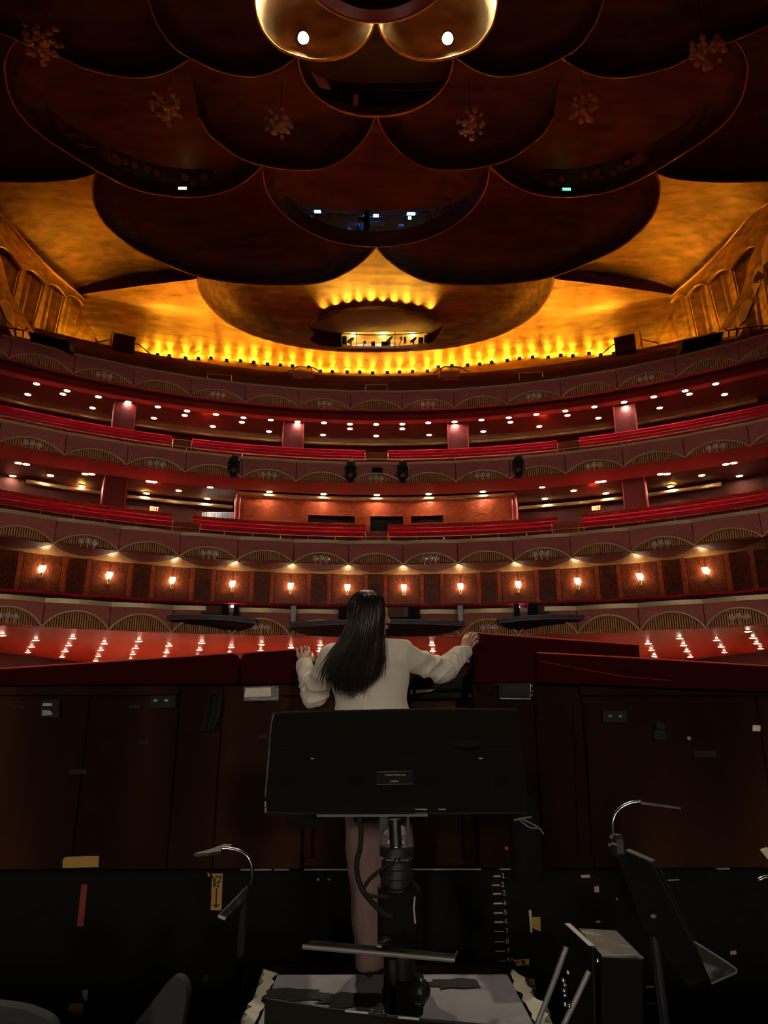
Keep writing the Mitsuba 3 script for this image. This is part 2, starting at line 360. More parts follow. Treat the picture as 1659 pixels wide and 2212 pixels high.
def build_tier(t, soffit, label, rib):
    b = thing('balcony', label, 'balcony')
    ks = range(-NB, NB+1); A0 = (NB+.5)*t.d
    for k in ks:
        f = front(t, k, SS); bk = front(t, k, SS, 0.12); lo = arch(t, SS)
        P = np.array([v3(f, t.Hr-0.03), v3(f, lo), v3(bk, lo), v3(bk, t.Hr-0.03), v3(f, t.Hr-0.03)])
        pm = cat([grid(P), strip(P[0:4, 0][[0, 1]], P[0:4, 0][[3, 2]]), strip(P[0:4, -1][[0, 1]], P[0:4, -1][[3, 2]])])
        put(b, 'panel', pm, 'panel_maroon', 30)
        s2 = np.linspace(0.012, 0.988, 31); nn = -np.array([math.sin(k*t.d), math.cos(k*t.d)])
        ra = front(t, k, s2, 0.10); put(b, 'lunette', strip(v3(ra, np.maximum(arch(t, s2), t.Hc+.005)+0.015), v3(ra, t.Hc)), 'dark_wall', False)  # dark backing stands in for shade in the grooves between ribs
        NR = 26; rb_ = []
        for e in np.linspace(0.02, .98, NR+1)[:-1]:
            w = .96/NR; u = np.array([e+w*.16, e+w*.34, e+w*.66, e+w*.84]); h_ = np.maximum(arch(t, u), t.Hc+.004)+.012
            f2 = front(t, k, u, .092)+nn*np.array([0, .05, .05, 0])[:, None]; rb_.append(strip(v3(f2, h_), v3(f2, t.Hc-.002)))
        put(b, 'lunette_rib', cat(rb_), rib, False, label='upright wooden ribs of the arch', kind='stuff')
        s3 = np.linspace(0.0, 1.0, 25); c3 = front(t, k, s3, -0.015)
        put(b, 'arch_trim', tube(v3(c3, arch(t, s3)), t.rr*0.62, 6), 'rail_gold', True)
    # gold bar on top of the fronts, following the bays
    xy = np.vstack([front(t, k, np.linspace(0, 1, 9)[:-1], -0.05) for k in ks]); xi = np.vstack([front(t, k, np.linspace(0, 1, 9)[:-1], 0.17) for k in ks])
    h = t.rr*1.15
    prof = [v3(xy, t.Hr+h), v3(xy, t.Hr-h), v3(xi, t.Hr-h), v3(xi, t.Hr+h), v3(xy, t.Hr+h)]
    put(b, 'rail', grid(np.array(prof)), 'rail_gold')
    # soffit: a front strip and the darker part behind it
    if t is TA or t is TB:
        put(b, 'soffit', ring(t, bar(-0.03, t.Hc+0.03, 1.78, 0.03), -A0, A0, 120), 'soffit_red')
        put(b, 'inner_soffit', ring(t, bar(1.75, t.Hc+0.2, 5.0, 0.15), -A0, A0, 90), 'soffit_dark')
    elif t is TC:
        put(b, 'soffit', ring(t, bar(-0.03, t.Hc+0.05, 2.6, 0.03), -A0, A0, 120), 'vault_gold')
        for k in ks:
            s3 = np.linspace(0.0, 1.0, 21); f = front(t, k, s3, 0.02); g = front(t, k, s3, 0.02)
            nn = -np.array([math.sin(k*t.d), math.cos(k*t.d)])
            g = g-nn*(1.45*np.sin(np.pi*s3)**0.85)[:, None]
            put(b, 'soffit_panel', thicken(strip(v3(f, t.Hc+0.012), v3(g, t.Hc-0.01-0.05*np.sin(np.pi*s3))), (0, 0, 0.05)), 'lens_red', 30)
    else:
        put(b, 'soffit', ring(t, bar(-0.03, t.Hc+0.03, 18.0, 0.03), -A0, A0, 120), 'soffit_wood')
    back = {'A': 7, 'B': 5.5, 'C': 5.2, 'D': 2.4}['ABCD'[[TA, TB, TC, TD].index(t)]]
    put(b, 'floor', ring(t, bar(0.13, t.Hr-0.75, back, 0.12), -A0, A0, 60), 'dark_wall')
    return b
build_tier(TA, None, 'topmost balcony with dim maroon panels and brown arches, under the gold wall', 'rib_wood')
build_tier(TB, None, 'second balcony from the top, maroon panels carrying four black moving lights', 'rib_wood')
build_tier(TC, None, 'third balcony from the top, scalloped gold underside above the row of wall lamps', 'rib_wood')
build_tier(TD, None, 'lowest balcony with large ribbed arches behind the long black equipment pods', 'rib_wood')
AE = (NB+.4)*TA.d; AEC = (NB+.4)*TC.d; AED = (NB+.4)*TD.d
# thin brass rails on posts
def rail_line(t, off, H, dH, label, per=2, r=0.022, red=None):
    a = (NB+.3)*t.d
    k = thing('guard_rail', label, 'railing')
    th = np.linspace(-a, a, 110)
    put(k, 'handrail', tube([rp(t, x, off, H) for x in th], r, 6), red or 'brass', True)
    ps = [tube([rp(t, x, off, H-dH), rp(t, x, off, H)], r*0.9, 5) for x in (np.arange(-NB*per, NB*per+1)+0.5)*t.d/per]
    put(k, 'posts', cat(ps), 'brass', kind='stuff')
rail_line(TC, 0.12, 7.80, 0.28, 'thin brass guard rail on posts along the third balcony from the top')
rail_line(TB, 0.12, 11.62, 0.25, 'thin brass guard rail on posts along the second balcony from the top', per=1)
# padded red rail and small lamps of the boxes in the lowest balcony
kd = range(-NB, NB+1)
xy = np.vstack([front(TD, k, np.linspace(0, 1, 9)[:-1], 0.12) for k in kd])
q = v3(xy, 4.62+0.03*np.cos(np.arange(len(xy))*np.pi/4))
solo('padded_rail', tube(q, 0.055, 8), 'velvet_red', 'padded red armrest rail along the top of the lowest balcony', 'railing', True)
put('padded_rail', 'backing', strip(q-[0, 0, 0.01], v3(xy+0, TD.Hr)-[0, 0, .02]), 'dark_wall')
for j in range(-17, 18):
    if j in (-1, 0, 1): continue
    th = j*TD.d*0.36
    x = proj(rp(TD, th, 0.0, 4.46))[0]
    if not 0 < x < 1659: continue
    c = rp(TD, th, 0.02, 4.40)
    m = cat([lathe([(0, 0), (.035, .0), (.035, .03), (.06, .06), (.065, .10), (.045, .14), (0, .15)], c, 10)])
    lit = j in (-7, 7)
    solo('box_lamp', m, 'lamp_face' if lit else 'black_metal', 'small %s lamp knob on the lowest balcony, %s' % ('lit' if lit else 'dark', nth(j+17, 35)), 'lamp', 30, group='lamp knobs on the lowest balcony rail',
         emit=np.array((9, 8.5, 8))*KL if lit else None, w=.2)
# ------------------------------------------------------------------ backs of the tiers
def wall_ring(n, t, prof, a0, a1, m, lab): struct(n, ring(t, prof, a0, a1, 90), m, lab)
wall_ring('wall_back', TB, [(6.0, 14.6), (6.0, 11.0)], -AE, AE, 'dark_wall', 'dark maroon back wall of the second balcony from the top')
wall_ring('wall_back', TC, [(5.1, 10.55), (5.1, 6.6)], -AEC, AEC, 'dark_wall', 'dark maroon back wall of the third balcony from the top')
solo('cornice', cat([ring(TA, bar(4.35, 14.52, 0.14, 0.14), -0.62, 0.62), ring(TA, bar(4.30, 14.42, 0.06, 0.05), -0.62, 0.62)]), 'brass', 'thin gold cornice strip at the back under the topmost balcony', 'cornice')
for sgn, sd in ((-1, 'left'), (1, 'right')):
    a0, a1 = (sgn*0.262, sgn*0.60)
    solo('cornice', cat([ring(TC, bar(4.75, 10.36, 0.2, 0.16), a0, a1), ring(TC, bar(4.68, 10.28, 0.08, 0.06), a0, a1)]), 'brass', 'gold cornice strip at the back under the second balcony, %s of the burl wall' % sd, 'cornice')
# burl wall of the control room behind the third balcony, with three dark windows
H1, H2 = 10.34, 8.55
def th_at(t, off, H, px):
    lo, hi = -0.9, 0.9
    for _ in range(50):
        m = (lo+hi)/2
        if proj(rp(t, m, off, H))[0] < px: lo = m
        else: hi = m
    return lo
OB = 2.55
solo('cornice', cat([ring(TC, bar(OB-.12, 10.38, 0.2, 0.16), th_at(TC, OB, 10.3, 512), th_at(TC, OB, 10.3, 1112)), ring(TC, bar(OB-.2, 10.30, 0.08, 0.07), th_at(TC, OB, 10.3, 512), th_at(TC, OB, 10.3, 1112))]), 'brass', 'gold cornice strip running above the burl wall with three dark windows', 'cornice')
bw = thing('burl_wall', 'glossy red burl wood wall with three dark windows behind the third balcony', 'wall panel')
WIN = [(666, 766, 1115, 1131), (800, 871, 1115, 1150), (888, 957, 1115, 1131)]
edges = [512]+[e for w in WIN for e in w[:2]]+[1112]
def HY(py, Y, px=812): return U(px, py, Y=Y)[2]-Z0
for i in range(len(edges)-1):
    t0, t1 = th_at(TC, OB, 9.2, edges[i]), th_at(TC, OB, 9.2, edges[i+1])
    if i % 2 == 0:
        put(bw, 'panel', ring(TC, bar(OB, 10.22, 0.1, 10.22-8.0), t0, t1, 12), 'burl', label='burl wood panel')
    else:
        w = WIN[i//2]; ht, hb = HY(w[2], TC.yc+TC.R+OB), HY(w[3], TC.yc+TC.R+OB)
        put(bw, 'panel', ring(TC, bar(OB, 10.22, 0.1, 10.22-ht), t0, t1, 12), 'burl')
        put(bw, 'panel', ring(TC, bar(OB, hb, 0.1, max(hb-8.0, .1)), t0, t1, 12), 'burl')
        win = put(bw, 'window', ring(TC, bar(OB+0.07, ht+0.02, 0.02, ht-hb+.04), t0, t1, 8), 'window_dark', label='dark control room window')
        put(win, 'frame', cat([ring(TC, bar(OB-0.02, ht+0.03, 0.05, 0.04), t0, t1, 8), ring(TC, bar(OB-0.02, hb+0.01, 0.05, 0.04), t0, t1, 8)]), 'burl_red')
for e, lab in ((0, 'left'), (1, 'right')):
    th = th_at(TC, OB, 9.2, 512 if e == 0 else 1112)
    put(bw, 'end_post', tube([rp(TC, th, OB+.1, 8.0), rp(TC, th, OB+.1, 10.26)], 0.16, 12), 'burl_red', 40)
    put(bw, 'return_panel', prism([rp(TC, th, OB+.1, 8.0), rp(TC, th, OB+.1, 10.26), rp(TC, th, 5.1, 10.26), rp(TC, th, 5.1, 8.0)], (0.05, 0, 0)), 'burl_red')
# seating rows: (tier, offset, top height, depth, thickness, name)
SECT = {'C': [(-60, 372, 'far left'), (416, 789, 'left of centre'), (837, 1205, 'right of centre'), (1256, 1720, 'far right')],
        'B': [(-60, 373, 'far left'), (416, 790, 'left of centre'), (837, 1203, 'right of centre'), (1250, 1720, 'far right')]}
def seat_rows(t, key, tname, rows):
    for px0, px1, sec in SECT[key]:
        for i, (off, top, m, hgt) in enumerate(rows):
            lim = (NB+.3)*t.d
            a0 = -lim if px0 < 0 else th_at(t, off, top, px0+4*i*(1 if px0 < 812 else 1)); a1 = lim if px1 > 1659 else th_at(t, off, top, px1-0*i)
            prof = [(off, top-0.05), (off+0.03, top), (off+.12, top), (off+.16, top-.05), (off+.10, top-hgt), (off-.36, top-hgt), (off-.40, top-hgt+.03), (off-.40, top-hgt+.10), (off-.36, top-hgt+.13), (off-.03, top-hgt+.13), (off, top-.05)]
            solo('seat_row', ring(t, prof, a0, a1, 40), m, '%s red seat row, %s, %s section' % (['back', 'middle', 'front', 'lowest'][i], tname, sec), 'seats', 25)
seat_rows(TC, 'C', 'third balcony', [(1.72, 8.66, 'velvet_red', 0.42), (1.20, 8.32, 'velvet_red', 0.42), (0.70, 8.00, 'velvet_shade', 0.42)])  # front row in darker velvet, shade between the rows put into its colour
seat_rows(TB, 'B', 'second balcony', [(2.15, 12.88, 'velvet_red', 0.44), (1.62, 12.52, 'velvet_red', 0.44), (1.08, 12.13, 'velvet_red', 0.44), (0.58, 11.76, 'velvet_red', 0.44)])
for t, base in ((TC, [(1.75, 8.2, 1.4), (1.15, 7.86, .62), (.6, 7.54, .57)]), (TB, [(2.15, 12.4, 3.0), (1.62, 12.06, .55), (1.08, 11.68, .56), (.56, 11.3, .53)])):
    k = thing('seating_steps', 'dark carpeted steps under the red seat rows of the %s' % t.name, 'steps')
    for o, h, w in base: put(k, 'step', ring(t, bar(o-.38, h, w+.4, 0.30), -(NB+.3)*t.d, (NB+.3)*t.d, 60), 'step_carpet')
# burl parapet behind the third balcony's seats, and aisle fronts with handrails
for px0, px1, sec in SECT['C']:
    lim = (NB+.3)*TC.d; a0 = -lim if px0 < 0 else th_at(TC, 2.0, 8.9, px0); a1 = lim if px1 > 1659 else th_at(TC, 2.0, 8.9, px1)
    k = thing('parapet', 'red burl parapet behind the seat rows of the third balcony, %s section' % sec, 'parapet')
    put(k, 'front', ring(TC, bar(2.0, 8.86, .1, .52), a0, a1, 30), 'burl')
    put(k, 'cap', ring(TC, bar(1.97, 8.89, .16, .05), a0, a1, 30), 'velvet_red')
def aisle(t, px0, px1, off, top, bot, where, off2, rail=True):
    k = thing('aisle_front', 'burl wood aisle front between seat sections, %s' % where, 'panel')
    a0, a1 = th_at(t, off, top, px0), th_at(t, off, top, px1)
    put(k, 'panel', ring(t, bar(off, top, .08, top-bot), a0, a1, 8), 'burl_red')
    if rail:
        pts = [rp(t, a0, off-.06, bot), rp(t, a0, off-.06, top+.02), rp(t, a1, off-.06, top+.02), rp(t, a1, off-.06, bot)]
        put(k, 'handrail', tube(pts, .022, 6), 'brass')
    put(k, 'back_panel', ring(t, bar(off2, top+.5, .08, .62), a0, a1, 8), 'burl_red')
aisle(TC, 789, 838, .35, 8.06, 7.55, 'in the middle of the third balcony', 2.2)
aisle(TC, 373, 432, .35, 8.1, 7.55, 'left of the middle on the third balcony', 2.2)
aisle(TC, 1192, 1250, .35, 8.1, 7.55, 'right of the middle on the third balcony', 2.2)
aisle(TB, 789, 838, .40, 12.0, 11.4, 'in the middle of the second balcony', 1.7)
aisle(TB, 374, 414, .40, 12.0, 11.4, 'left of the middle on the second balcony', 2.3)
aisle(TB, 1204, 1252, .40, 12.0, 11.4, 'right of the middle on the second balcony', 2.3)
# burl columns
def column(t, px, off, Htop, Hbot, w, lab):
    th = th_at(t, off, Htop-.5, px); c = rp(t, th, off+.35, (Htop+Hbot)/2)
    k = thing('column', lab, 'column')
    put(k, 'shaft', box(c, (w, .7, Htop-Hbot), -th, bevel=.03), 'column_red')
    put(k, 'edge_strip', cat([box(c+np.array([math.cos(th)*s*(w/2-.03), -math.sin(th)*s*(w/2-.03), 0])+np.array([-math.sin(th), -math.cos(th), 0])*.36, (.05, .03, Htop-Hbot), -th) for s in (-1, 1)]), 'burl_red')
for px, lab in ((270, 'leftmost'), (634, 'second from the left'), (989, 'second from the right'), (1349, 'rightmost')):
    column(TB, px, 2.75, 14.5, 11.9, 1.06 if 400 < px < 1200 else 1.0, 'square red burl column under the topmost balcony, %s of four' % lab)
for px, lab in ((250, 'left'), (1369, 'right')):
    column(TC, px, 2.5, 10.5, 8.3, 1.0, 'square red burl column under the second balcony from the top, on the %s' % lab)
# ------------------------------------------------------------------ the boxes behind the lowest balcony: burl wall, doors, wall lamps
OW = 2.25; HT, HB = 6.60, 3.6
box_pos = [k for k in np.arange(-NB+.5, NB)]
vis = [k for k in box_pos if 0 < proj(rp(TC, k*TC.d, OW, 5.9))[0] < 1659]
wb = struct('wall_back', ring(TC, bar(OW+.10, HT, .08, HT-HB), -AEC, AEC, 120), 'dark_wall', 'dark wall behind the burl panels of the boxes')
for k in box_pos:
    th = k*TC.d; L = TC.d
    for sg in (-1, 1):
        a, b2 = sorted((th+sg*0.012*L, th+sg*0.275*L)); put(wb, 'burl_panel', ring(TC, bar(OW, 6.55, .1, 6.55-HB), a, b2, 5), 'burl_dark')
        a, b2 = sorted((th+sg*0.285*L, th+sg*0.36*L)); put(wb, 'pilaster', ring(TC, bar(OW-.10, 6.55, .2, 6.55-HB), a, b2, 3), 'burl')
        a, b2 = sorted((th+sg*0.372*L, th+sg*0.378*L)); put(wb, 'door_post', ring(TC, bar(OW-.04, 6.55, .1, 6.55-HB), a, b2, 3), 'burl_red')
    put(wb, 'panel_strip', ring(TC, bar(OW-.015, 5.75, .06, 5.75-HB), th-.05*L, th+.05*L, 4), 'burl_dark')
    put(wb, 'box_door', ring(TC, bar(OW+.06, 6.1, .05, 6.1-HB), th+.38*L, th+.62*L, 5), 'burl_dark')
    put(wb, 'door_lintel', ring(TC, bar(OW+.02, 6.55, .08, .45), th+.378*L, th+.622*L, 5), 'burl_dark')
shade = lathe([(0.0, -.02), (.05, -.02), (.085, .03), (.12, .14), (.125, .2), (.10, .205), (0, .2)], n=14)
brk = cat([box((0, .10, -.05), (.07, .16, .05), bevel=.01), box((0, .17, -.12), (.12, .03, .3), bevel=.01)])
SH, BK = ply(shade, 'lamp_face', 30), ply(brk, 'brass')
for i, k in enumerate(vis):
    c = rp(TC, k*TC.d, OW-.22, 5.83)
    n = thing('wall_lamp', 'glowing shaded wall lamp on the burl wall of the boxes, %s' % nth(i, len(vis)), 'lamp', 'wall lamps on the burl wall of the boxes')
    tw = T().translate(c.tolist()).rotate([0, 0, 1], -math.degrees(k*TC.d))
    put(n, 'shade', {**SH, 'to_world': tw}, None, emit=L_SCONCE, w=1.0); put(n, 'bracket', {**BK, 'to_world': tw}, None)
# ------------------------------------------------------------------ crystal clusters on every second lunette
ico = trimesh.creation.icosphere(1, .085)
def crystal_ball(r):
    v = ico.vertices/.085; m = [trimesh.creation.icosphere(1, r*.62)]
    for d in v[::2]: m.append(trimesh.creation.box((r*.3, r*.3, r*.3), trimesh.transformations.rotation_matrix(r*40+d[0]*3, d, None)).apply_translation(d*r*.78))
    return cat(m)
BALL = ply(crystal_ball(.125), 'crystal'); DROP = ply(cat([lathe([(0, -.30), (.02, -.24), (.012, -.12), (0, -.10)], (x, 0, 0), 6) for x in (-.24, 0.0, .24)]), 'crystal')
BASE = ply(box((0, .10, 0), (.62, .05, .06), bevel=.01), 'brass')
for t, offs in ((TA, 1), (TB, 0), (TC, 1), (TD, 0)):
    ks = [k for k in range(-NB, NB+1) if k % 2 == offs % 2]
    hp = {True: .45, False: .5}[t is TD]; Hm = t.Hc+(t.Ha-t.Hc)*(.42 if t is TD else .36)+.03
    vk = [k for k in ks if 0 < proj(rp(t, k*t.d, 0, Hm))[0] < 1659 and not (t is TD and k in (-4, 0, 4))]
    for i, k in enumerate(vk):
        c = v3(front(t, k, [.5], -.06), Hm)[0]
        n = thing('crystal_light', 'three crystal balls on an arch of the %s, %s' % (t.name, nth(i, len(vk))), 'light fixture', 'crystal clusters on the balcony fronts')
        R = T().translate(c.tolist()).rotate([0, 0, 1], -math.degrees(k*t.d))
        put(n, 'base', {**BASE, 'to_world': R}, None)
        for x, z in ((-.25, 0), (0, .03), (.25, 0)):
            put(n, 'crystal_ball', {**BALL, 'to_world': R@T().translate([x, 0, z])}, None)
        put(n, 'drops', {**DROP, 'to_world': R@T().translate([0, -.02, 0.03])}, None, kind='stuff')
# ------------------------------------------------------------------ downlights
disc = lathe([(.0, -.035), (.06, -.03), (.10, -.015), (.125, 0), (.125, .05), (0, .05)], n=14)
DISC = ply(disc, 'lamp_face', 40)
FLAT = ply(M(np.array([[.125*math.cos(a), .125*math.sin(a), -.006] for a in np.arange(16)*np.pi/8]+[[0, 0, -.006]]), [[16, (i+1) % 16, i] for i in range(16)]), 'lamp_face')
RIM = ply(lathe([(.125, .03), (.125, -.012), (.165, -.012), (.165, .03)], n=16), 'brass')
def downlights(pts, H, where, emit, w, group):
    pts = sorted(pts)
    for i, (x, y) in enumerate(pts):
        c = U(x, y, H=H); tw = T().translate(c.tolist())
        n = thing('downlight', 'bright downlight %s, %s' % (where, nth(i, len(pts))), 'downlight', group)
        put(n, 'lamp', {**FLAT, 'to_world': tw}, None, emit=emit, w=w); put(n, 'rim', {**RIM, 'to_world': tw}, None)
def mir(l, c=None): return l+[(2*MIR-x, y) for x, y in l]+([c] if c else [])
downlights(mir([(79, 829), (145, 844), (212.6, 857), (277, 868.6), (341, 878.7), (404, 887.5), (466.5, 895), (526, 902), (585, 907), (643, 911), (700, 913), (756, 916)], (812.6, 916.5)), 14.44, 'in the front row under the topmost balcony', L_DOWN, .7, 'front downlights under the topmost balcony')
downlights(mir([(60, 852), (136, 851), (332.5, 903), (399, 897), (522.5, 912), (756, 926)]+[(200, 881), (460, 921), (581, 932), (698, 939.5)], (812.6, 941.5)), 14.50, 'in the back row under the topmost balcony', L_DOWN, .7, 'back downlights under the topmost balcony')
downlights(mir([(40, 1000), (57, 1002.6), (184, 1023.5), (198, 1024), (322, 1039.7), (332.5, 1041), (454, 1052.6), (582, 1062), (699, 1067)], (814, 1069)), 10.38, 'in the front row under the second balcony', L_DOWN, .7, 'front downlights under the second balcony')
downlights(mir([(27.7, 1028), (109, 1026.6), (177, 1050.5), (316.6, 1065.7), (386, 1059.7), (448, 1077)]), 10.43, 'in the back row under the second balcony', L_DOWN, .7, 'back downlights under the second balcony')
ROWS = [[(5, 1372.5)], [(77, 1383), (68, 1397), (60, 1409), (52.7, 1420)], [(157, 1379), (148.5, 1394), (141, 1407), (134, 1419), (127.6, 1429)], [(225, 1390), (218, 1404), (212, 1417), (206.6, 1427.5)],
        [(300, 1385), (293, 1400), (287, 1413), (282, 1425)], [(365, 1395), (360, 1409), (356, 1421)], [(436, 1389), (431, 1404), (426.7, 1416.7)], [(499.6, 1398), (496, 1411.6)], [(565, 1392), (563, 1405)], [(628.6, 1399)], [(692, 1393), (690, 1406), (689, 1419)]]
RR = [[(2*MIR-x, y) for x, y in r] for r in ROWS]
vis_rows = ROWS+[RR[10]]+[RR[i] for i in (3, 2, 1)]+[[(1616, 1364), (1627, 1378), (1635, 1390), (1643, 1401), (1651, 1411)]]
vis_rows.sort(key=lambda r: r[0][0])
for j, r in enumerate(vis_rows):
    for i, (x, y) in enumerate(r):
        tw = T().translate(U(x, y, H=3.335).tolist())
        n = thing('downlight', 'downlight in the red stalls ceiling, %s in its file, %s file' % (['nearest', 'second', 'third', 'fourth', 'fifth'][i], nth(j, len(vis_rows))), 'downlight', 'downlights in the red ceiling over the stalls')
        put(n, 'lamp', {**DISC, 'to_world': tw}, None, emit=L_ORCH, w=.7); put(n, 'rim', {**RIM, 'to_world': tw}, None)
# ------------------------------------------------------------------ exit signs
def exit_sign(c, th, lab):
    n = thing('exit_sign', lab, 'exit sign'); R = T().translate(np.asarray(c).tolist()).rotate([0, 0, 1], -math.degrees(th))
    put(n, 'housing', {**ply(box((0, 0, 0), (.42, .07, .26), bevel=.01), 'black_metal'), 'to_world': R}, None)
    m = meshkit.text_mesh('EXIT', .17, .012, bold=True); m.vertices -= [*(m.bounds.mean(0)[:2]), 0]
    m.vertices = m.vertices@np.array([[1, 0, 0], [0, 0, 1], [0, -1, 0.0]])*[.72, 1, 1]+[0, -.038, 0]
    put(n, 'letters', {**ply(m, 'lamp_face'), 'to_world': R}, None, label='glowing red letters EXIT', emit=L_EXIT, w=8)
for px, py, lab in ((333, 1099.5, 'red glowing EXIT sign behind the third balcony, on the left'), (1288, 1098, 'red glowing EXIT sign behind the third balcony, on the right')):
    c = hit_ring(px, py, TC.yc, TC.R+4.2); exit_sign(c, math.atan2(c[0], c[1]-TC.yc), lab)
for px, py, lab in ((443, 969, 'red EXIT sign half hidden by the seats of the second balcony, on the left'), (1178, 969, 'red EXIT sign half hidden by the seats of the second balcony, on the right')):
    c = hit_ring(px, py, TB.yc, TB.R+4.7); exit_sign(c, math.atan2(c[0], c[1]-TB.yc), lab)
c = hit_ring(470, 1113, TC.yc, TC.R+4.9)
solo('radiator_grille', cat([box(c+[x, 0, 0], (.05, .06, .30), bevel=.01) for x in np.linspace(-.75, .75, 20)]+[box(c+[0, .06, 0], (1.6, .04, .36))]), 'steel_blue', 'pale bluish slatted grille behind the third balcony, left of the burl wall', 'grille')
# ------------------------------------------------------------------ moving lights and the sign box on the second balcony
def mover(px, py, lab):
    c = hit_ring(px, py, TB.yc, TB.R-.42); th = math.atan2(c[0], c[1]-TB.yc)
    n = thing('moving_light', lab, 'stage light', 'moving lights on the second balcony'); R = T().translate(c.tolist()).rotate([0, 0, 1], -math.degrees(th))
    g = lambda m, b, s=False: {**ply(m, b, s), 'to_world': R}
    put(n, 'head', g(lathe([(0, -.36), (.12, -.36), (.15, -.31), (.17, -.1), (.2, .05), (.2, .16), (.12, .22), (0, .22)], n=16), 'black_soft', 40), None)
    put(n, 'front_cover', g(orient(lathe([(0, 0), (.13, 0), (.10, .03), (0, .03)], n=4), (0, -1, 0), (0, -.19, -.12)), 'slate'), None)
    put(n, 'yoke', g(cat([box((s*.25, 0, .08), (.055, .16, .42), bevel=.02) for s in (-1, 1)]+[box((0, 0, .32), (.56, .2, .1), bevel=.03)]), 'black_metal'), None)
    put(n, 'base', g(box((0, .02, .44), (.40, .26, .16), bevel=.03), 'black_metal'), None)
    put(n, 'clamp', g(cat([cyl((0, .05, .5), (0, .05, .62), .06), cyl((-.12, .05, .6), (.12, .05, .6), .05), box((.17, .1, .6), (.06, .06, .1))]), 'black_metal'), None)
for px, py, lab in ((505, 1013, 'leftmost'), (757, 1024, 'second from the left'), (870, 1024, 'second from the right'), (1120, 1012, 'rightmost')):
    mover(px, py, 'black moving stage light hanging on the second balcony front, %s of four' % lab)
c = hit_ring(815, 1016, TB.yc, TB.R-.06)
k = thing('sign_box', 'small black box above the middle arch of the second balcony front', 'box')
put(k, 'case', box(c, (.48, .1, .24), bevel=.012), 'black_soft'); put(k, 'face', box(c+[0, -.053, 0], (.42, .01, .19)), 'window_dark')
# ------------------------------------------------------------------ equipment pods on the lowest balcony
def pod(x0, x1, ys, belly, brk, bx, m_b, lab):
    Yf = 27.7; n = thing('equipment_pod', lab, 'lighting pod')
    s = np.linspace(0, 1, 25); px = x0+(x1-x0)*s
    def crv(y0, ym, y1): return y0*(1-s)*(1-2*s)+4*ym*s*(1-s)+y1*s*(2*s-1)
    top = crv(*ys); L = 1-.8*np.abs(2*s-1)**4
    F1 = U(px, top, Y=Yf+.35*(2*s-1)**2); F2 = U(px, top+11, Y=Yf+.35*(2*s-1)**2)
    B1 = U(px+(0.5-s)*14, top+11+belly*np.maximum(L, .12), Y=Yf+1.0)
    B2 = np.column_stack([F1[:, 0], B1[:, 1], F1[:, 2]])
    put(n, 'fascia', thicken(strip(F1, F2), (0, .05, 0)), 'slate', 30)
    for e in (.33, .62): put(n, 'fascia_ridge', tube(F1*(1-e)+F2*e-[0, .015, 0], .018, 6), 'slate', True)
    put(n, 'belly', cat([strip(F2, B1), strip(B1, B2), strip(B2, F1), strip([F1[0], B2[0]], [F2[0], B1[0]]), strip([F1[-1], B2[-1]], [F2[-1], B1[-1]])]), 'black_soft', 20)
    for a, b, y0, y1 in brk:
        p = U((a+b)/2, (y0+y1)/2, Y=Yf+.5); w, h = (b-a)/FPX*28.3, (y1-y0)/FPX*28.3
        br = put(n, 'bracket', box(p, (w, .12, h), bevel=.02), m_b)
        put(br, 'bolt', cat([trimesh.creation.icosphere(1, .03).apply_translation(p+[dx*w*.3, -.07, -h*.42]) for dx in (-1, 1)]), 'chrome')
    for a, b, y0, y1 in bx:
        p = U((a+b)/2, (y0+y1)/2, Y=Yf+.9); w, h = (b-a)/FPX*28.7, (y1-y0)/FPX*28.7
        q = put(n, 'cabinet', box(p, (w, .8, h), bevel=.03), 'black_soft'); put(q, 'front_panel', box(p+[.05*w, -.41, 0], (w*.5, .03, h*.66), bevel=.01), 'lens_red')
        put(q, 'frame', box(p+[.05*w, -.405, 0], (w*.62, .02, h*.84), bevel=.005), 'black_metal')
pod(338, 553, (1331, 1327, 1337), 25, [(375, 387, 1301, 1330), (505, 516, 1306, 1331)], [(412, 496, 1309, 1332)], 'black_soft', 'long black equipment pod on the lowest balcony, left of the woman')
pod(626, 1002, (1345, 1336.5, 1342), 27, [(628, 639, 1309, 1344), (989, 1000, 1308, 1343)], [(733, 905, 1313, 1338)], 'steel_blue', 'longest black equipment pod, behind the woman, on two pale blue brackets')
pod(1077, 1287, (1336, 1327, 1330), 24, [(1111, 1122, 1304, 1333), (1239, 1250, 1297, 1326)], [(1137, 1220, 1307, 1331)], 'black_soft', 'long black equipment pod on the lowest balcony, right of the woman')
# ------------------------------------------------------------------ stalls
for nm, y0, y1, m_, lab in (('floor_stalls', 5.2, 29.5, 'carpet', 'dark red carpeted floor of the stalls'), ('floor_stalls', 29.5, 47, 'bounce_floor', 'floor of the stalls under the lowest balcony, made pale to bounce light')):
    yy = np.linspace(y0, y1, 16); struct(nm, thicken(strip([(-24, y, .75+.045*(y-5)) for y in yy], [(24, y, .75+.045*(y-5)) for y in yy]), (0, 0, -.2)), m_, lab)
struct('wall_stalls', ring(TD, [(17.6, 3.5), (17.6, -.5)], -.75, .75, 60), 'burl_far', 'burl wood back wall of the stalls')
solo('cornice', cat([ring(TD, bar(17.3, 3.36, .3, .25), -.7, .7, 80)]), 'brass', 'gold cornice at the back of the red stalls ceiling', 'cornice')
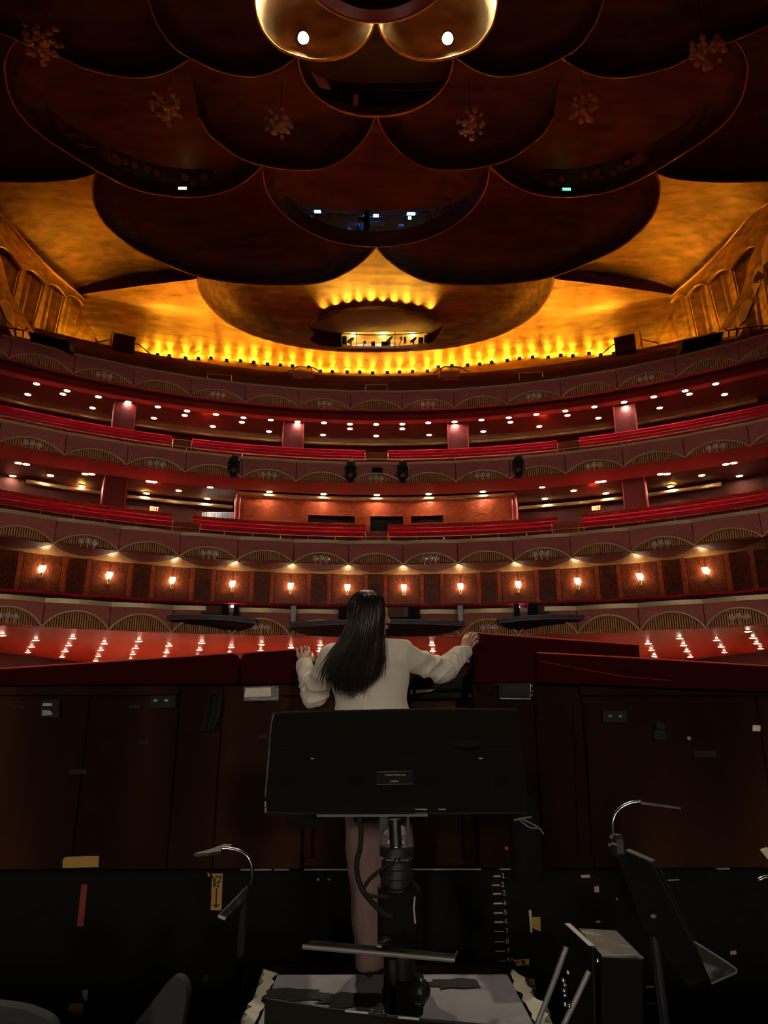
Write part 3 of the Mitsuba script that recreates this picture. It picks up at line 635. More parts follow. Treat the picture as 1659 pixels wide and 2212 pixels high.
# ------------------------------------------------------------------ the gallery above the topmost balcony: steps of seats up to the gold wall
YC = 5.17; WX = 18.3
def gal(th, r, H): return np.array([r*math.sin(th), YC+r*math.cos(th), Z0+H])
def gring(prof, th0, th1, n=70): 
    th = np.linspace(th0, th1, n); P = np.array([[gal(x, r, h) for x in th] for r, h in prof]); m = grid(P)
    q0, q1 = P[:-1, 0], P[:-1, -1]; caps = []
    for q in (q0, q1):
        i = np.arange(len(q)); caps.append(M(np.vstack([q, q.mean(0)]), np.stack([i, (i+1) % len(q), i*0+len(q)], 1)))
    return cat([m]+caps)
NROW = 11
def rowrh(i): return 26.75+i*.635, 15.28+i*.452
slope_top = rowrh(NROW)
steps = thing('gallery_steps', 'dark stepped floor carrying the brown seat rows of the topmost gallery', 'steps')
for i in range(NROW):
    r, h = rowrh(i); a = min(.66, math.asin(min(.99, WX/r)))
    put(steps, 'step', gring([(r-.2, h-.45), (r+.5, h-.45), (r+.5, h-.95), (r-.2, h-.95), (r-.2, h-.45)], -a, a), 'dark_wall')
    solo('seat_row', gring([(r, h-.05), (r+.03, h), (r+.1, h), (r+.14, h-.05), (r+.08, h-.42), (r-.3, h-.42), (r-.34, h-.38), (r-.34, h-.32), (r-.03, h-.3), (r, h-.05)], -a, a), 'seat_brown',
         'row of brown seats in the topmost gallery, %s from the front' % ORD[i], 'seats', 25)
put(steps, 'landing', gring([(33.4, 19.75), (37.5, 19.75), (37.5, 19.55), (33.4, 19.55), (33.4, 19.75)], -.55, .55), 'seat_brown')
# boxes, side blocks and handrails of the gallery
def gpx(px, py, r): return hit_ring(px, py, YC, r)
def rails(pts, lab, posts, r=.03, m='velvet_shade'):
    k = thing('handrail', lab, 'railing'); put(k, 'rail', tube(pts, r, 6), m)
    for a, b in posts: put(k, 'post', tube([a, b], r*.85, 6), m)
for x0, x1, lab in ((632, 673, 'left'), (950, 992, 'right')):
    a, b = gpx(x0, 809, 31.6), gpx(x1, 809, 31.6); c = (a+b)/2; w = np.linalg.norm(b-a); th = math.atan2(c[0], c[1]-YC)
    k = thing('gallery_box', 'orange gangway box among the brown seats of the topmost gallery, %s of the middle' % lab, 'box')
    put(k, 'front', box(c, (w, .12, .40), -th, bevel=.02), 'rib_wood'); put(k, 'plate', box(c-[.0, .07, .02], (w*.26, .02, .09), -th), 'brass')
    put(k, 'side', cat([box(p+[0, .5, 0], (.06, 1.0, .40), -th) for p in (a, b)]), 'rib_wood')
    s = -1 if lab == 'left' else 1
    q = [gpx(x0-14, 806, 31.6), gpx(x0+10, 792, 31.9), gpx(x1+2, 793, 31.9), gpx(x1+20, 804, 31.6)]
    rails(q, 'dark handrail round the gangway box of the topmost gallery, %s of the middle' % lab, [(gpx(x0+2, 795, 31.7), gpx(x0+2, 815, 31.6)), (gpx(x1, 795, 31.7), gpx(x1, 816, 31.6))])
for x0, x1, y0, y1, lab in ((790, 836, 831, 845, 'in the middle'), (448, 500, 806, 822, 'left of the middle'), (1122, 1172, 806, 822, 'right of the middle')):
    q = [gpx(x0, y1, 26.9), gpx(x0, y0+(2 if x0 < 700 else 0), 27.3), gpx(x1, y0+(5 if x0 < 700 else 0 if x0 < 900 else -3), 27.3), gpx(x1, y1+(3 if x0 < 700 else 0 if x0 < 900 else -8), 26.9)]
    rails(q, 'low brass rail at the front of the topmost gallery, %s' % lab, [], .03, 'brass')
for px0, px1, py0, py1, lab in ((244, 288, 733, 768, 'left'), (1330, 1373, 735, 768, 'right')):
    a, b = gpx(px0, (py0+py1)/2, 32.6), gpx(px1, (py0+py1)/2+(8 if lab == 'left' else -8)*0, 32.6); c = (a+b)/2; th = math.atan2(c[0], c[1]-YC)
    k = thing('gallery_block', 'dark box standing before the gold wall at the %s end of the uplights' % lab, 'box')
    put(k, 'body', box(c, (1.05, .9, .95), -th, bevel=.03), 'dark_wall'); put(k, 'cap', box(c+[0, 0, .49], (1.1, .95, .05), -th), 'seat_brown')
    s = -1 if lab == 'left' else 1
    X = lambda x: 2*812.3-x if s > 0 else x
    rails([gpx(X(203), 741, 33), gpx(X(240), 733, 33), gpx(X(242), 748, 33)], 'thin dark handrail sloping from the side wall to the %s box of the gallery' % lab, [(gpx(X(236), 752, 33), gpx(X(243), 716, 33))])
    rails([gpx(X(289), 743, 33), gpx(X(300), 744, 33), gpx(X(326), 766, 33)], 'thin dark handrail between the %s gallery box and the first uplights' % lab, [(gpx(X(290), 745, 33), gpx(X(290), 768, 33))])
    q = [U(X(x), y, Y=26.2) for x, y in ((-40, 703), (0, 706), (55, 714), (60, 708))]
    rails(q, 'dark railing on the %s end of the topmost balcony' % lab, [(U(X(x), 707+x*.12, Y=26.2), U(X(x), 726+x*.05, Y=26.2)) for x in (-20, 2, 18, 33, 50)])
    put(thing('stage_side_block', 'black block closing the %s end of the gallery seats' % lab, 'wall panel'), 'body', prism([U(X(x), y, Y=27.3) for x, y in ((62, 716), (150, 737), (150, 755), (66, 735))], (0, .5, 0)), 'black_soft')
# ------------------------------------------------------------------ gold rear wall, riser, side ceilings, side walls
def curve_px(pts, n=40, H=None, Y=None):
    p = smooth_curve(np.array(pts, float), 12); i = np.linspace(0, len(p)-1, n).astype(int); return p[i]
TL = [(152, 640), (200, 632), (300, 618), (380, 608), (432, 600), (560, 560), (700, 530), (812, 522)]
TLp = curve_px(TL, 41); TLr = TLp[::-1][1:].copy(); TLr[:, 0] = 2*812.3-TLr[:, 0]; TLp = np.vstack([TLp, TLr])
HTL = 23.5+1.1*np.clip((160-np.abs(TLp[:, 0]-812.3)+200)/300, 0, 1)**1.0*(np.abs(TLp[:, 0]-812.3) < 378)
TOP = U(TLp[:, 0], TLp[:, 1], H=HTL)
rb = 34.35; c_ = hit_ring(236, 748, YC, rb); tl_ = abs(math.atan2(c_[0], c_[1]-YC)); thb = np.linspace(-tl_, tl_, len(TOP))
BOT = np.array([gal(x, rb, 19.7) for x in thb])
P = []
for u in np.linspace(0, 1, 22):
    a = u*math.pi/2; fx_, fz_ = 1-math.sqrt(max(math.cos(a), 0)), math.sqrt(math.sin(a))
    e_ = np.clip(1-np.minimum(np.arange(len(TOP)), len(TOP)-1-np.arange(len(TOP)))/5, 0, 1); ff = fx_*(1-e_)+fz_*e_
    q = BOT+(TOP-BOT)*np.column_stack([ff, ff, 0*ff]); q[:, 2] = BOT[:, 2]+(TOP[:, 2]-BOT[:, 2])*fz_
    P.append(q)
struct('wall_rear', thicken(grid(np.array(P)), (0, .2, .2)), 'gold_wall', 'curved gold leaf wall behind the row of uplights', 40)
Q = []
m = len(TOP)//2
RIS = TOP+[0, 0, .62]
ris = thing('ceiling_step', 'dark step between the gold rear wall and the left gold side ceiling', 'ceiling step')  # riser turned away from the uplights, its shade painted as a dark colour
i0 = [i for i in range(len(TOP)) if TLp[i, 0] < 450]; i1 = [i for i in range(len(TOP)) if TLp[i, 0] > 1174]
put(ris, 'riser', thicken(strip(TOP[i0]-[0, .02, 0], RIS[i0]-[0, .02, 0]), (0, .1, 0)), 'dark_wall', 30)
ris = thing('ceiling_step', 'dark step between the gold rear wall and the right gold side ceiling', 'ceiling step')
put(ris, 'riser', thicken(strip(TOP[i1]-[0, .02, 0], RIS[i1]-[0, .02, 0]), (0, .1, 0)), 'dark_wall', 30)
def dens0(p, step):
    p = np.asarray(p, float); q = np.vstack([p, p[:1]]); return np.vstack([a+(b-a)*np.arange(max(1, int(np.linalg.norm(b-a)/step)))[:, None]/max(1, int(np.linalg.norm(b-a)/step)) for a, b in zip(q[:-1], q[1:])])
def X2(x, s): return x if s < 0 else 2*812.3-x
for s, sd in ((-1, 'left'), (1, 'right')):
    # side ceiling: from the bright corner line to behind the petals
    e0 = curve_px([(-230, 330), (-60, 425), (0, 464), (60, 533), (110, 585), (166, 634)], 30); e1 = curve_px([(120, 250), (190, 330), (205, 372), (240, 450), (320, 530), (445, 592)], 30)
    A, B = U(X2(e0[:, 0], s), e0[:, 1], H=23.85), U(X2(e1[:, 0], s), e1[:, 1], H=24.12)
    S = np.array([A+(B-A)*u+np.array([0, 0, .45*math.sin(math.pi*u)]) for u in np.linspace(0, 1, 14)])
    struct('ceiling_side', thicken(grid(S), (0, 0, .15)), 'gold_leaf', 'gold leaf ceiling panel on the %s, above the scalloped wall' % sd, 40)
    # frieze: gold band under the corner line, its lower edge scalloped over the wall panels
    DV = [(-75, 470, -120, 690), (-15, 535, -40, 708), (45, 585, 15, 716), (97, 617, 68, 722), (140, 642, 120, 730), (179, 662, 160, 738), (212, 683, 200, 746), (232, 700, 224, 750)]
    def wallpt(px, py):
        # the side wall is an upright plane that closes in a little towards the back
        d = ray(X2(px, s), py); a = np.array([s*18.5, 28.9]); b = np.array([s*16.2, 38.7]); e = b-a; nn = np.array([e[1], -e[0]])
        t = ((a-CAM[:2])@nn)/(d[:2]@nn); return CAM+d*t
    fz = thing('frieze', 'gold frieze band above the scalloped panels of the %s side wall' % sd, 'frieze')
    wl = thing('scalloped_wall', 'gold side wall of pleated panels with scalloped tops, on the %s' % sd, 'wall panel')
    up, dn = [], []
    cl = smooth_curve(np.array([(-230, 330), (-60, 425), (0, 464), (60, 533), (110, 585), (166, 634), (205, 676), (236, 706)], float), 16)
    for i in range(len(DV)-1):
        (xa, ya, xc, yc2), (xb, yb, xd, yd) = DV[i], DV[i+1]; u = np.linspace(0, 1, 13)
        hump = (yb-ya)*0.42+10
        x = xa+(xb-xa)*u; y = ya+(yb-ya)*u-np.sin(np.pi*u)**.8*(hump*.62)*(1 if i < 5 else .5)
        lowp = np.array([wallpt(p, q) for p, q in zip(x, y)]); dn.append(lowp)
        yu = np.interp(x, cl[:, 0], cl[:, 1]); up.append(np.array([wallpt(p, min(q, q2-2)) for p, q, q2 in zip(x, yu, y)]))
        # panel: four pleats between the two dividers
        bot = np.array([wallpt(xc+(xd-xc)*t, yc2+(yd-yc2)*t+3) for t in u])
        inn = np.array([s*1.0, 0, 0])
        z = np.array([0, .06, .13, .13, .22, .22, .30, .30, .22, .22, .12, .06, 0.0]) if True else u
        pl = np.repeat(np.arange(12), 1)
        lo, hi = bot+np.outer(z+.12, inn), lowp+np.outer(z+.12, inn)+[0, 0, .55]
        pn = put(wl, 'panel', thicken(strip(hi, lo), inn*.1), 'gold_leaf')
        put(wl, 'divider', tube([hi[0]-inn*.08-[0, 0, .55], lo[0]-inn*.08], .045, 6), 'gold_edge')
    up, dn = np.vstack(up), np.vstack(dn)
    put(fz, 'band', thicken(strip(up, dn), (s*.12, 0, 0)), 'gold_leaf', 30)
    put(fz, 'scallop_edge', tube(dn-[s*.04, 0, 0], .035, 6), 'gold_edge')
    put(fz, 'corner_bead', tube(up[:-14]-[s*.05, 0, 0], .06, 8), 'gold_edge')
    # big slanting scalloped fin at the stage end of the wall
    fin = thing('gold_fin', 'slanting gold fin with lace-like oval panels at the stage end of the %s wall' % sd, 'ornament')
    o = [(1700, 440), (1659, 497), (1642, 520), (1630, 545), (1622, 575), (1608, 625), (1585, 665), (1557, 710), (1553, 730), (1600, 722), (1632, 655), (1652, 580), (1672, 520), (1720, 450)]
    FY = lambda x, e=0.: 26.2+4.2*min(max((1690-x)/140, 0), 1)-e
    P3 = [U(x if s > 0 else 2*812.3-x, y, Y=FY(x)) for x, y in o]
    pl_ = Polygon(dens0(o, 9)); gx_, gy_ = np.meshgrid(np.arange(1545, 1720, 9), np.arange(436, 735, 9)); g_ = np.column_stack([gx_.ravel(), gy_.ravel()]); g_ = np.vstack([dens0(o, 9), [q for q in g_ if pl_.buffer(-3).contains(Point(q))]])
    f_ = Delaunay(g_).simplices; f_ = f_[[pl_.contains(Point(q)) for q in g_[f_].mean(1)]]
    put(fin, 'body', thicken(M(np.array([U(x if s > 0 else 2*812.3-x, y, Y=FY(x)) for x, y in g_]), f_), (0, .3, 0)), 'gold_leaf', 30)
    for j, ov in enumerate(([(1662, 500), (1676, 510), (1664, 560), (1648, 575), (1645, 540)], [(1640, 572), (1650, 576), (1648, 602), (1630, 640), (1625, 610), (1630, 582)], [(1614, 645), (1627, 650), (1612, 690), (1594, 706), (1592, 680), (1602, 655)], [(1585, 705), (1592, 712), (1588, 726), (1562, 728), (1570, 712)])):
        put(fin, 'oval_panel', prism([U(x if s > 0 else 2*812.3-x, y, Y=FY(x, .07)) for x, y in ov], (0, .04, 0)), 'crystal_gold', label='oval lace-like panel')
    struct('wall_side', thicken(strip([(s*20.5, 3, -1), (s*20.5, 27, -1), (s*19.5, 34, -1), (s*16.5, 44, -1)], [(s*20.5, 3, 26), (s*20.5, 27, 26), (s*19.5, 34, 26), (s*16.5, 44, 26)]), (s*.3, 0, 0)), 'dark_wall', 'dark %s side wall of the auditorium' % sd)
c = U(1634, 600, Y=27.6)
solo('crystal_light', cat([crystal_ball(.16).apply_translation(c+d) for d in ([0, 0, 0], [.1, 0, .16], [-.08, 0, -.17])]), 'crystal', 'small dark crystal cluster on the gold fin at the right edge', 'light fixture')
# ------------------------------------------------------------------ the uplights at the foot of the gold wall
UPX = [(311, 768), (341, 764), (366, 766), (401, 771), (429, 772), (456, 771), (490, 776), (520, 777), (548, 780), (578, 784), (606, 786), (632, 788), (667, 790), (692, 799), (718, 800), (750, 801), (777, 801), (805, 803),
       (837, 802), (863, 801), (891, 800), (923, 799), (947, 790), (976, 787), (1010, 786), (1036, 784), (1062, 780), (1096, 776), (1122, 772), (1150, 769), (1184, 769), (1211, 765), (1237, 766), (1272, 761), (1297, 764), (1325, 761)]
POWER = [.5, .8, .8, 1, 1, .5, 1, .9, 1.1, .9, .3, .6, 1, .6, .9, .7, .9, .6, .9, .7, .8, .6, 1.3, .7, 1.1, .5, 1.1, 1.1, .8, 1, .9, 1.2, .9, .8, .9, 1.2]
bowl = trimesh.creation.icosphere(2, .062); can = lathe([(.10, -.03), (.12, -.03), (.12, -.16), (0, -.18), (0, -.17), (.10, -.12)], n=12)
BOWL, CAN = ply(bowl, 'lamp_face', True), ply(can, 'black_metal', 30)
for i, (x, y) in enumerate(UPX):
    c = hit_ring(x, y-1, YC, 34.20); c[2] = max(c[2], Z0+20.22); tw = T().translate(c.tolist())
    n = thing('uplight', 'glaring yellow uplight at the foot of the gold wall, %s' % nth(i, len(UPX)), 'uplight', 'uplights at the foot of the gold wall')
    put(n, 'lamp', {**BOWL, 'to_world': tw}, None, emit=np.array(L_COVE)*POWER[i], w=.7); put(n, 'housing', {**CAN, 'to_world': tw}, None)
    o_ = c+np.array([0, 0, .075]); tg_ = o_+np.array([c[0]/34*.14, (c[1]-YC)/34*.14, 1.0])
    scene[n+'__beam'] = {'type': 'spot', 'to_world': T().look_at(origin=o_.tolist(), target=tg_.tolist(), up=[1, 0, 0]), 'intensity': {'type': 'rgb', 'value': [float(q_)*POWER[i] for q_ in L_BEAM]}, 'cutoff_angle': 26.0, 'beam_width': 3.0, 'sampling_weight': 6.0}
# uplights behind the booth petal and along the side walls (hidden bulbs, seen by their glow)
for i, (x, y) in enumerate([(70, 722), (120, 735), (160, 742), (200, 752), (1560, 722), (1505, 735), (1465, 742), (1425, 752)]):
    s = -1 if x < 800 else 1
    d = ray(x, y+2); a = np.array([s*18.2, 28.9]); b = np.array([s*15.9, 38.7]); e = b-a; nn = np.array([e[1], -e[0]])
    c = CAM+d*(((a-CAM[:2])@nn)/(d[:2]@nn)); tw = T().translate((c+np.array([-s*.45, 0, -.10])).tolist())
    n = thing('uplight', 'uplight low behind the seats at the scalloped %s wall, %s' % ('left' if s < 0 else 'right', ['nearest', 'second', 'third', 'farthest'][i % 4]), 'uplight', 'uplights at the side walls')
    put(n, 'lamp', {**BOWL, 'to_world': tw}, None, emit=np.array(L_COVE)*2.4, w=1.5); put(n, 'housing', {**CAN, 'to_world': tw}, None)
# ------------------------------------------------------------------ ceiling petals
def dens(p, step=7.0, closed=True):
    p = np.asarray(p, float); out = []
    q = np.vstack([p, p[:1]]) if closed else p
    for a, b in zip(q[:-1], q[1:]):
        n = max(1, int(np.linalg.norm(b-a)/step)); out.append(a+(b-a)*np.arange(n)[:, None]/n)
    return np.vstack(out+([] if closed else [p[-1:]]))
def petal(label, rim, rest, H0, H1, bulge, soft, hole=None, m='gold_shaded', step=11, rr=.05, y01=None, name='ceiling_petal', trim=(0, None), lean=0.0):
    """A dished ceiling petal: rim = its visible free edge in the photograph, rest = points that close it behind its neighbours.
    The rim hangs at a height running from H0 (top of the rim) to H1 (its lowest point); the dish rises from it by bulge."""
    r = smooth_curve(np.array(rim, float), 10); poly = np.vstack([r, np.array(rest, float).reshape(-1, 2)]) if len(rest) else r
    out = dens(poly, step*.6); S = Polygon(out)
    if not S.is_valid: S = S.buffer(0)
    pts = [out]
    if hole is not None:
        hl = dens(smooth_curve(np.array(list(hole)+[hole[0]], float), 4)[:-1] if len(hole) > 8 else hole, step*.6); S = S.difference(Polygon(hl)); pts.append(hl)
    x0, y0, x1, y1 = S.bounds
    gx, gy = np.meshgrid(np.arange(x0, x1, step), np.arange(y0, y1, step)); gx[1::2] += step/2
    g = np.column_stack([gx.ravel(), gy.ravel()]); ins = S.buffer(-step*.35)
    g = g[[ins.contains(Point(q)) for q in g]]; pts = np.vstack(pts+[g])
    ym, yM = y01 or (r[:, 1].min(), r[:, 1].max())
    line = LineString(r)
    def Hof(q):
        d = np.array([line.distance(Point(a)) for a in q]); k = np.clip((q[:, 1]-ym)/(yM-ym), 0, 1)
        return H0+(H1-H0)*k+bulge*(1-np.exp(-d/soft))+lean*np.clip(yM-q[:, 1], 0, None)/100
    f = Delaunay(pts).simplices; cen = pts[f].mean(1); f = f[[S.contains(Point(q)) for q in cen]]
    a, b, c = pts[f[:, 0]], pts[f[:, 1]], pts[f[:, 2]]; cr = (b-a)[:, 0]*(c-a)[:, 1]-(b-a)[:, 1]*(c-a)[:, 0]
    f = f[np.abs(cr) > 1e-6]; cr = cr[np.abs(cr) > 1e-6]; f = np.where((cr < 0)[:, None], f[:, ::-1], f)
    V = U(pts[:, 0], pts[:, 1], H=Hof(pts)); k = thing(name, label, 'ceiling petal')
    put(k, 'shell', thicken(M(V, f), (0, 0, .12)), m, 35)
    rt = r[trim[0]:trim[1]]
    put(k, 'rim', tube(U(rt[:, 0], rt[:, 1], H=Hof(rt)-.01), rr, 7), 'gold_edge', True, label='bright gold rim')
    return k, Hof
def mx(l): return [(2*812.5-x, y) for x, y in l][::-1]
LP = {'left': lambda l: l, 'right': mx}
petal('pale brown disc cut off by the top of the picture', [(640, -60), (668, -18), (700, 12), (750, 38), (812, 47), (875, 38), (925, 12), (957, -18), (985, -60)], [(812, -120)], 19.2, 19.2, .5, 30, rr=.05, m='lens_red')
k_ = thing('ring_band', 'wide pale band round the rim of the topmost disc', 'ceiling ring')
a = smooth_curve(np.array([(640, -60), (668, -18), (700, 12), (750, 38), (812, 47), (875, 38), (925, 12), (957, -18), (985, -60)], float), 8); b = smooth_curve(np.array([(660, -80), (690, -40), (715, -12), (760, 12), (812, 21), (865, 12), (910, -12), (935, -40), (965, -80)], float), 8)
put(k_, 'band', thicken(strip(U(a[:, 0], a[:, 1], H=19.17), U(b[:, 0], b[:, 1], H=19.13)), (0, 0, .03)), 'burl_red', 30)
PL = {}
for sd in ('left', 'right'):
    f = LP[sd]
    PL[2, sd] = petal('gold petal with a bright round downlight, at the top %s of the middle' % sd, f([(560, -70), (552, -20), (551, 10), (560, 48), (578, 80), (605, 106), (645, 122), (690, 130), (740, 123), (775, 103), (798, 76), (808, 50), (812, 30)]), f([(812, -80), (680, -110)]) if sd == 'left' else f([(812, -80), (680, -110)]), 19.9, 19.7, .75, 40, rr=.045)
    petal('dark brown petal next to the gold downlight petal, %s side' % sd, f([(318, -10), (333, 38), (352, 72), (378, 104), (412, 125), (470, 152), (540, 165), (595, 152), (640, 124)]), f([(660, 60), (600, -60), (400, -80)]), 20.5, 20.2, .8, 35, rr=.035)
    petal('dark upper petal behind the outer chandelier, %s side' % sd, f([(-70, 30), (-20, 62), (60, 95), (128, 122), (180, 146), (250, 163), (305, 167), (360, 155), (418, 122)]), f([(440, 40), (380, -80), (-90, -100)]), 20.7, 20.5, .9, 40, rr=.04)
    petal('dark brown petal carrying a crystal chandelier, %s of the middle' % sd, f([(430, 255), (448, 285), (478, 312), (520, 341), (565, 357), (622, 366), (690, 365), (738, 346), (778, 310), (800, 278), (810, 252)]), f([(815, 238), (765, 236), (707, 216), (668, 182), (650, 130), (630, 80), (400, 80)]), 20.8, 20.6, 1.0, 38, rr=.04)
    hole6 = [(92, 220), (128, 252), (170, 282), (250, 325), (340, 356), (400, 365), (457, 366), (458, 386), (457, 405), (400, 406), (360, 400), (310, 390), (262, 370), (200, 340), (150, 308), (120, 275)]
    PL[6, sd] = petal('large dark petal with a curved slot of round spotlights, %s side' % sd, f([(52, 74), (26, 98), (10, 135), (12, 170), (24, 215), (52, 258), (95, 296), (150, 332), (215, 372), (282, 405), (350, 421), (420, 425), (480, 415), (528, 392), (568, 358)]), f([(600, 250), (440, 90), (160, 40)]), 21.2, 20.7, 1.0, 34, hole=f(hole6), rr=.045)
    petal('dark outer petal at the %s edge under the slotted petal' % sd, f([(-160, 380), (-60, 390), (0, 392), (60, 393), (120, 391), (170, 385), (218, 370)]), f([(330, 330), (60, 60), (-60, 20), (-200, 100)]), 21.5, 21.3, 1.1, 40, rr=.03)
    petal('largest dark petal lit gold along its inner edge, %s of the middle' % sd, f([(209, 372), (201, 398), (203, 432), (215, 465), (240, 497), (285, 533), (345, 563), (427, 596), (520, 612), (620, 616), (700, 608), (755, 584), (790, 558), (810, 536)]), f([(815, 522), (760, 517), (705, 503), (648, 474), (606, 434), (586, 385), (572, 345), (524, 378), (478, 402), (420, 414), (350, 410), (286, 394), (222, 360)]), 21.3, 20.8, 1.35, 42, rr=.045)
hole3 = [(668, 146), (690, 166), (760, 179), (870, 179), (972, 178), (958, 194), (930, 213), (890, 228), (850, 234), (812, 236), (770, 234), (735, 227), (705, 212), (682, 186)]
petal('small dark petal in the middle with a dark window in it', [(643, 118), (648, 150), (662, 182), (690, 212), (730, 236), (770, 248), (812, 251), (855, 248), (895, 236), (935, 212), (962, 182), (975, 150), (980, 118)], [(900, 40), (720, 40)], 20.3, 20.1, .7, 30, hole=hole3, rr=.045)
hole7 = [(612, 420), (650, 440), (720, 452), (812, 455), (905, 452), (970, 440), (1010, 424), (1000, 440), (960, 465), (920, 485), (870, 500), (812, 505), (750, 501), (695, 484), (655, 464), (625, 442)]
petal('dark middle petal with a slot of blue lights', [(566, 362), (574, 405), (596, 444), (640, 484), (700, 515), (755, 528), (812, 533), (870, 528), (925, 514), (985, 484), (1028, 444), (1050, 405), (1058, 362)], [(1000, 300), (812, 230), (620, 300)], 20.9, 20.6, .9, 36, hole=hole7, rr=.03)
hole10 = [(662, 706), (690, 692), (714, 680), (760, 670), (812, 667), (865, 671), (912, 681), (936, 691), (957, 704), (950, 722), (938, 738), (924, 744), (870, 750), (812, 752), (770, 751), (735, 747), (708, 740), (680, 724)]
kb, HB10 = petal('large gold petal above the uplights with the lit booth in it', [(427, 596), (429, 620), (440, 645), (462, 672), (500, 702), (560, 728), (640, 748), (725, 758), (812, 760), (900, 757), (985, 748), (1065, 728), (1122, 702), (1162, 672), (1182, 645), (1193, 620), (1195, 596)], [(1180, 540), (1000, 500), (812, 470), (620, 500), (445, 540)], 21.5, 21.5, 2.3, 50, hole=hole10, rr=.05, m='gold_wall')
# uplights behind a low lip on top of the booth, washing the gold petal above it
lx = np.linspace(684, 944, 27); ly = np.interp(lx, [662, 690, 714, 760, 812, 865, 912, 936, 957], [706, 692, 680, 670, 667, 671, 681, 691, 704])
def on10(x, y, dz): q = np.column_stack([np.atleast_1d(x), np.atleast_1d(y)]).astype(float); return U(q[:, 0], q[:, 1], H=HB10(q)-dz)
lip = thing('booth_lip', 'low gold lip along the arched top of the booth opening', 'moulding')
put(lip, 'strip', thicken(strip(on10(lx, ly-6, .30), on10(lx, ly+1, .30)), (0, .03, 0)), 'gold_shaded', 30)
put(lip, 'shelf', thicken(strip(on10(lx, ly+1, .30), on10(lx, ly+1, .0)), (0, 0, .02)), 'gold_shaded', 30)
for i, x in enumerate(np.linspace(697, 931, 10)):
    y = np.interp(x, lx, ly); c = on10(x, y-2, .17)[0]; tg_ = on10(812+(x-812)*.92, y-80, .05)[0]
    n = thing('uplight', 'small uplight behind the lip on top of the booth opening, %s' % nth(i, 10), 'uplight', 'uplights on top of the booth')
    put(n, 'housing', orient(lathe([(0, -.06), (.05, -.06), (.06, .02), (0, .0)], n=10), tg_-c, c), 'black_metal')
    o_ = c+(tg_-c)/np.linalg.norm(tg_-c)*.04
    scene[n+'__beam'] = {'type': 'spot', 'to_world': T().look_at(origin=o_.tolist(), target=tg_.tolist(), up=[1, 0, 0]), 'intensity': {'type': 'rgb', 'value': [float(q_)*(.5+.5*((i*7) % 5)/4) for q_ in L_LIP]}, 'cutoff_angle': 34.0, 'beam_width': 6.0, 'sampling_weight': 5.0}
# plain dark slab over everything
struct('ceiling', box((0, 22, 27.2), (44, 60, .4)), 'black_void', 'dark slab above the petals')
# ------------------------------------------------------------------ slots in the petals
def slot_back(lab, hole, H, name='ceiling_slot'):
    o = dens(hole, 12); S = Polygon(hole).buffer(16); q = np.array(S.exterior.coords)[:-1][::3]
    V, f = trimesh.creation.triangulate_polygon(Polygon(q), engine='earcut')
    k = thing(name, lab, 'ceiling slot')
    put(k, 'back', thicken(M(U(V[:, 0], V[:, 1], H=H), f), (0, 0, .1)), 'black_void'); return k
spot_b = lathe([(0, -.02), (.15, -.02), (.17, 0), (.17, .3), (.08, .42), (0, .42)], n=14)
def spots(l, H, lab, m='lamp_off', sq=()):
    for i, (x, y, r) in enumerate(l):
        c = U(x, y, H=H); d = CAM-c; d /= np.linalg.norm(d)
        b = spot_b.copy(); b.vertices = b.vertices*r; body = orient(b, -d, c)
        k = thing('spotlight', 'dark round spotlight in the slot of %s, %s' % (lab, nth(i, len(l))), 'spotlight', 'spotlights in the ceiling slots')
        put(k, 'barrel', body, 'black_metal', 40); put(k, 'lens', orient(lathe([(0, .03), (.12*r, .02), (.135*r, 0), (0, -.0)], n=14), d, c+d*.02), m, 40)
for sd in ('left', 'right'):
    f = LP[sd]
    slot_back('black curved slot of spotlights in the large dark %s petal' % sd, f(hole6), 22.9)
ls = [(248, 336, .9), (271, 349, 1.1), (291, 356, 1.1), (318, 365, 1.2), (339, 374, 1.2), (399, 382, 1.3), (417, 395, 1.2), (440, 382, 1.4)]
spots(ls, 21.9, 'the left slotted petal')
spots(sorted([(1263, 380, 1.2), (1289, 371, 1.2), (1302, 386, 1.0), (1325, 374, 1.0), (1339, 361, 1.0), (1356, 351, 1.0), (1214, 386, 1.2), (1192, 397, 1.1)]), 21.9, 'the right slotted petal')
for i, (x, y) in enumerate([(155, 279), (175, 301), (193, 307)]):
    c = U(x, y, H=21.9); solo('square_spotlight', cat([box(c+d, s) for d, s in (([0, 0, .22], (.45, .05, .05)), ([0, 0, -.22], (.45, .05, .05)), ([-.2, 0, 0], (.05, .05, .45)), ([.2, 0, 0], (.05, .05, .45)))]+[box(c+[0, .06, 0], (.36, .03, .36))]), 'lamp_off', 'faint square lamp frame in the left ceiling slot, %s of three' % ['leftmost', 'middle', 'rightmost'][i], 'lamp frame')
for x, y, e, lab in ((394, 408, (2.2, 2.1, 1.6), 'small pale lit sign in the left ceiling slot'), (1224, 410, (.25, 1.3, .7), 'small greenish lit sign in the right ceiling slot')):
    c = U(x, y-1.5, H=20.75); k = thing('slot_sign', lab, 'sign'); put(k, 'panel', box(c, (.34, .04, .12), bevel=.01), 'lamp_face', emit=np.array(e)*KL, w=.2); put(k, 'frame', box(c+[0, .04, 0], (.38, .05, .16)), 'black_metal')
k = slot_back('dark window with greenish frames in the small middle petal', hole3, 22.0)
put(k, 'frame_bar', cat([tube([U(676, 165, H=21.6), U(760, 196, H=21.6), U(955, 190, H=21.6)], .04, 6), tube([U(735, 180, H=21.6), U(738, 232, H=21.6)], .04, 6), tube([U(760, 195, H=21.6), U(968, 181, H=21.6)], .03, 6)]), 'black_metal')

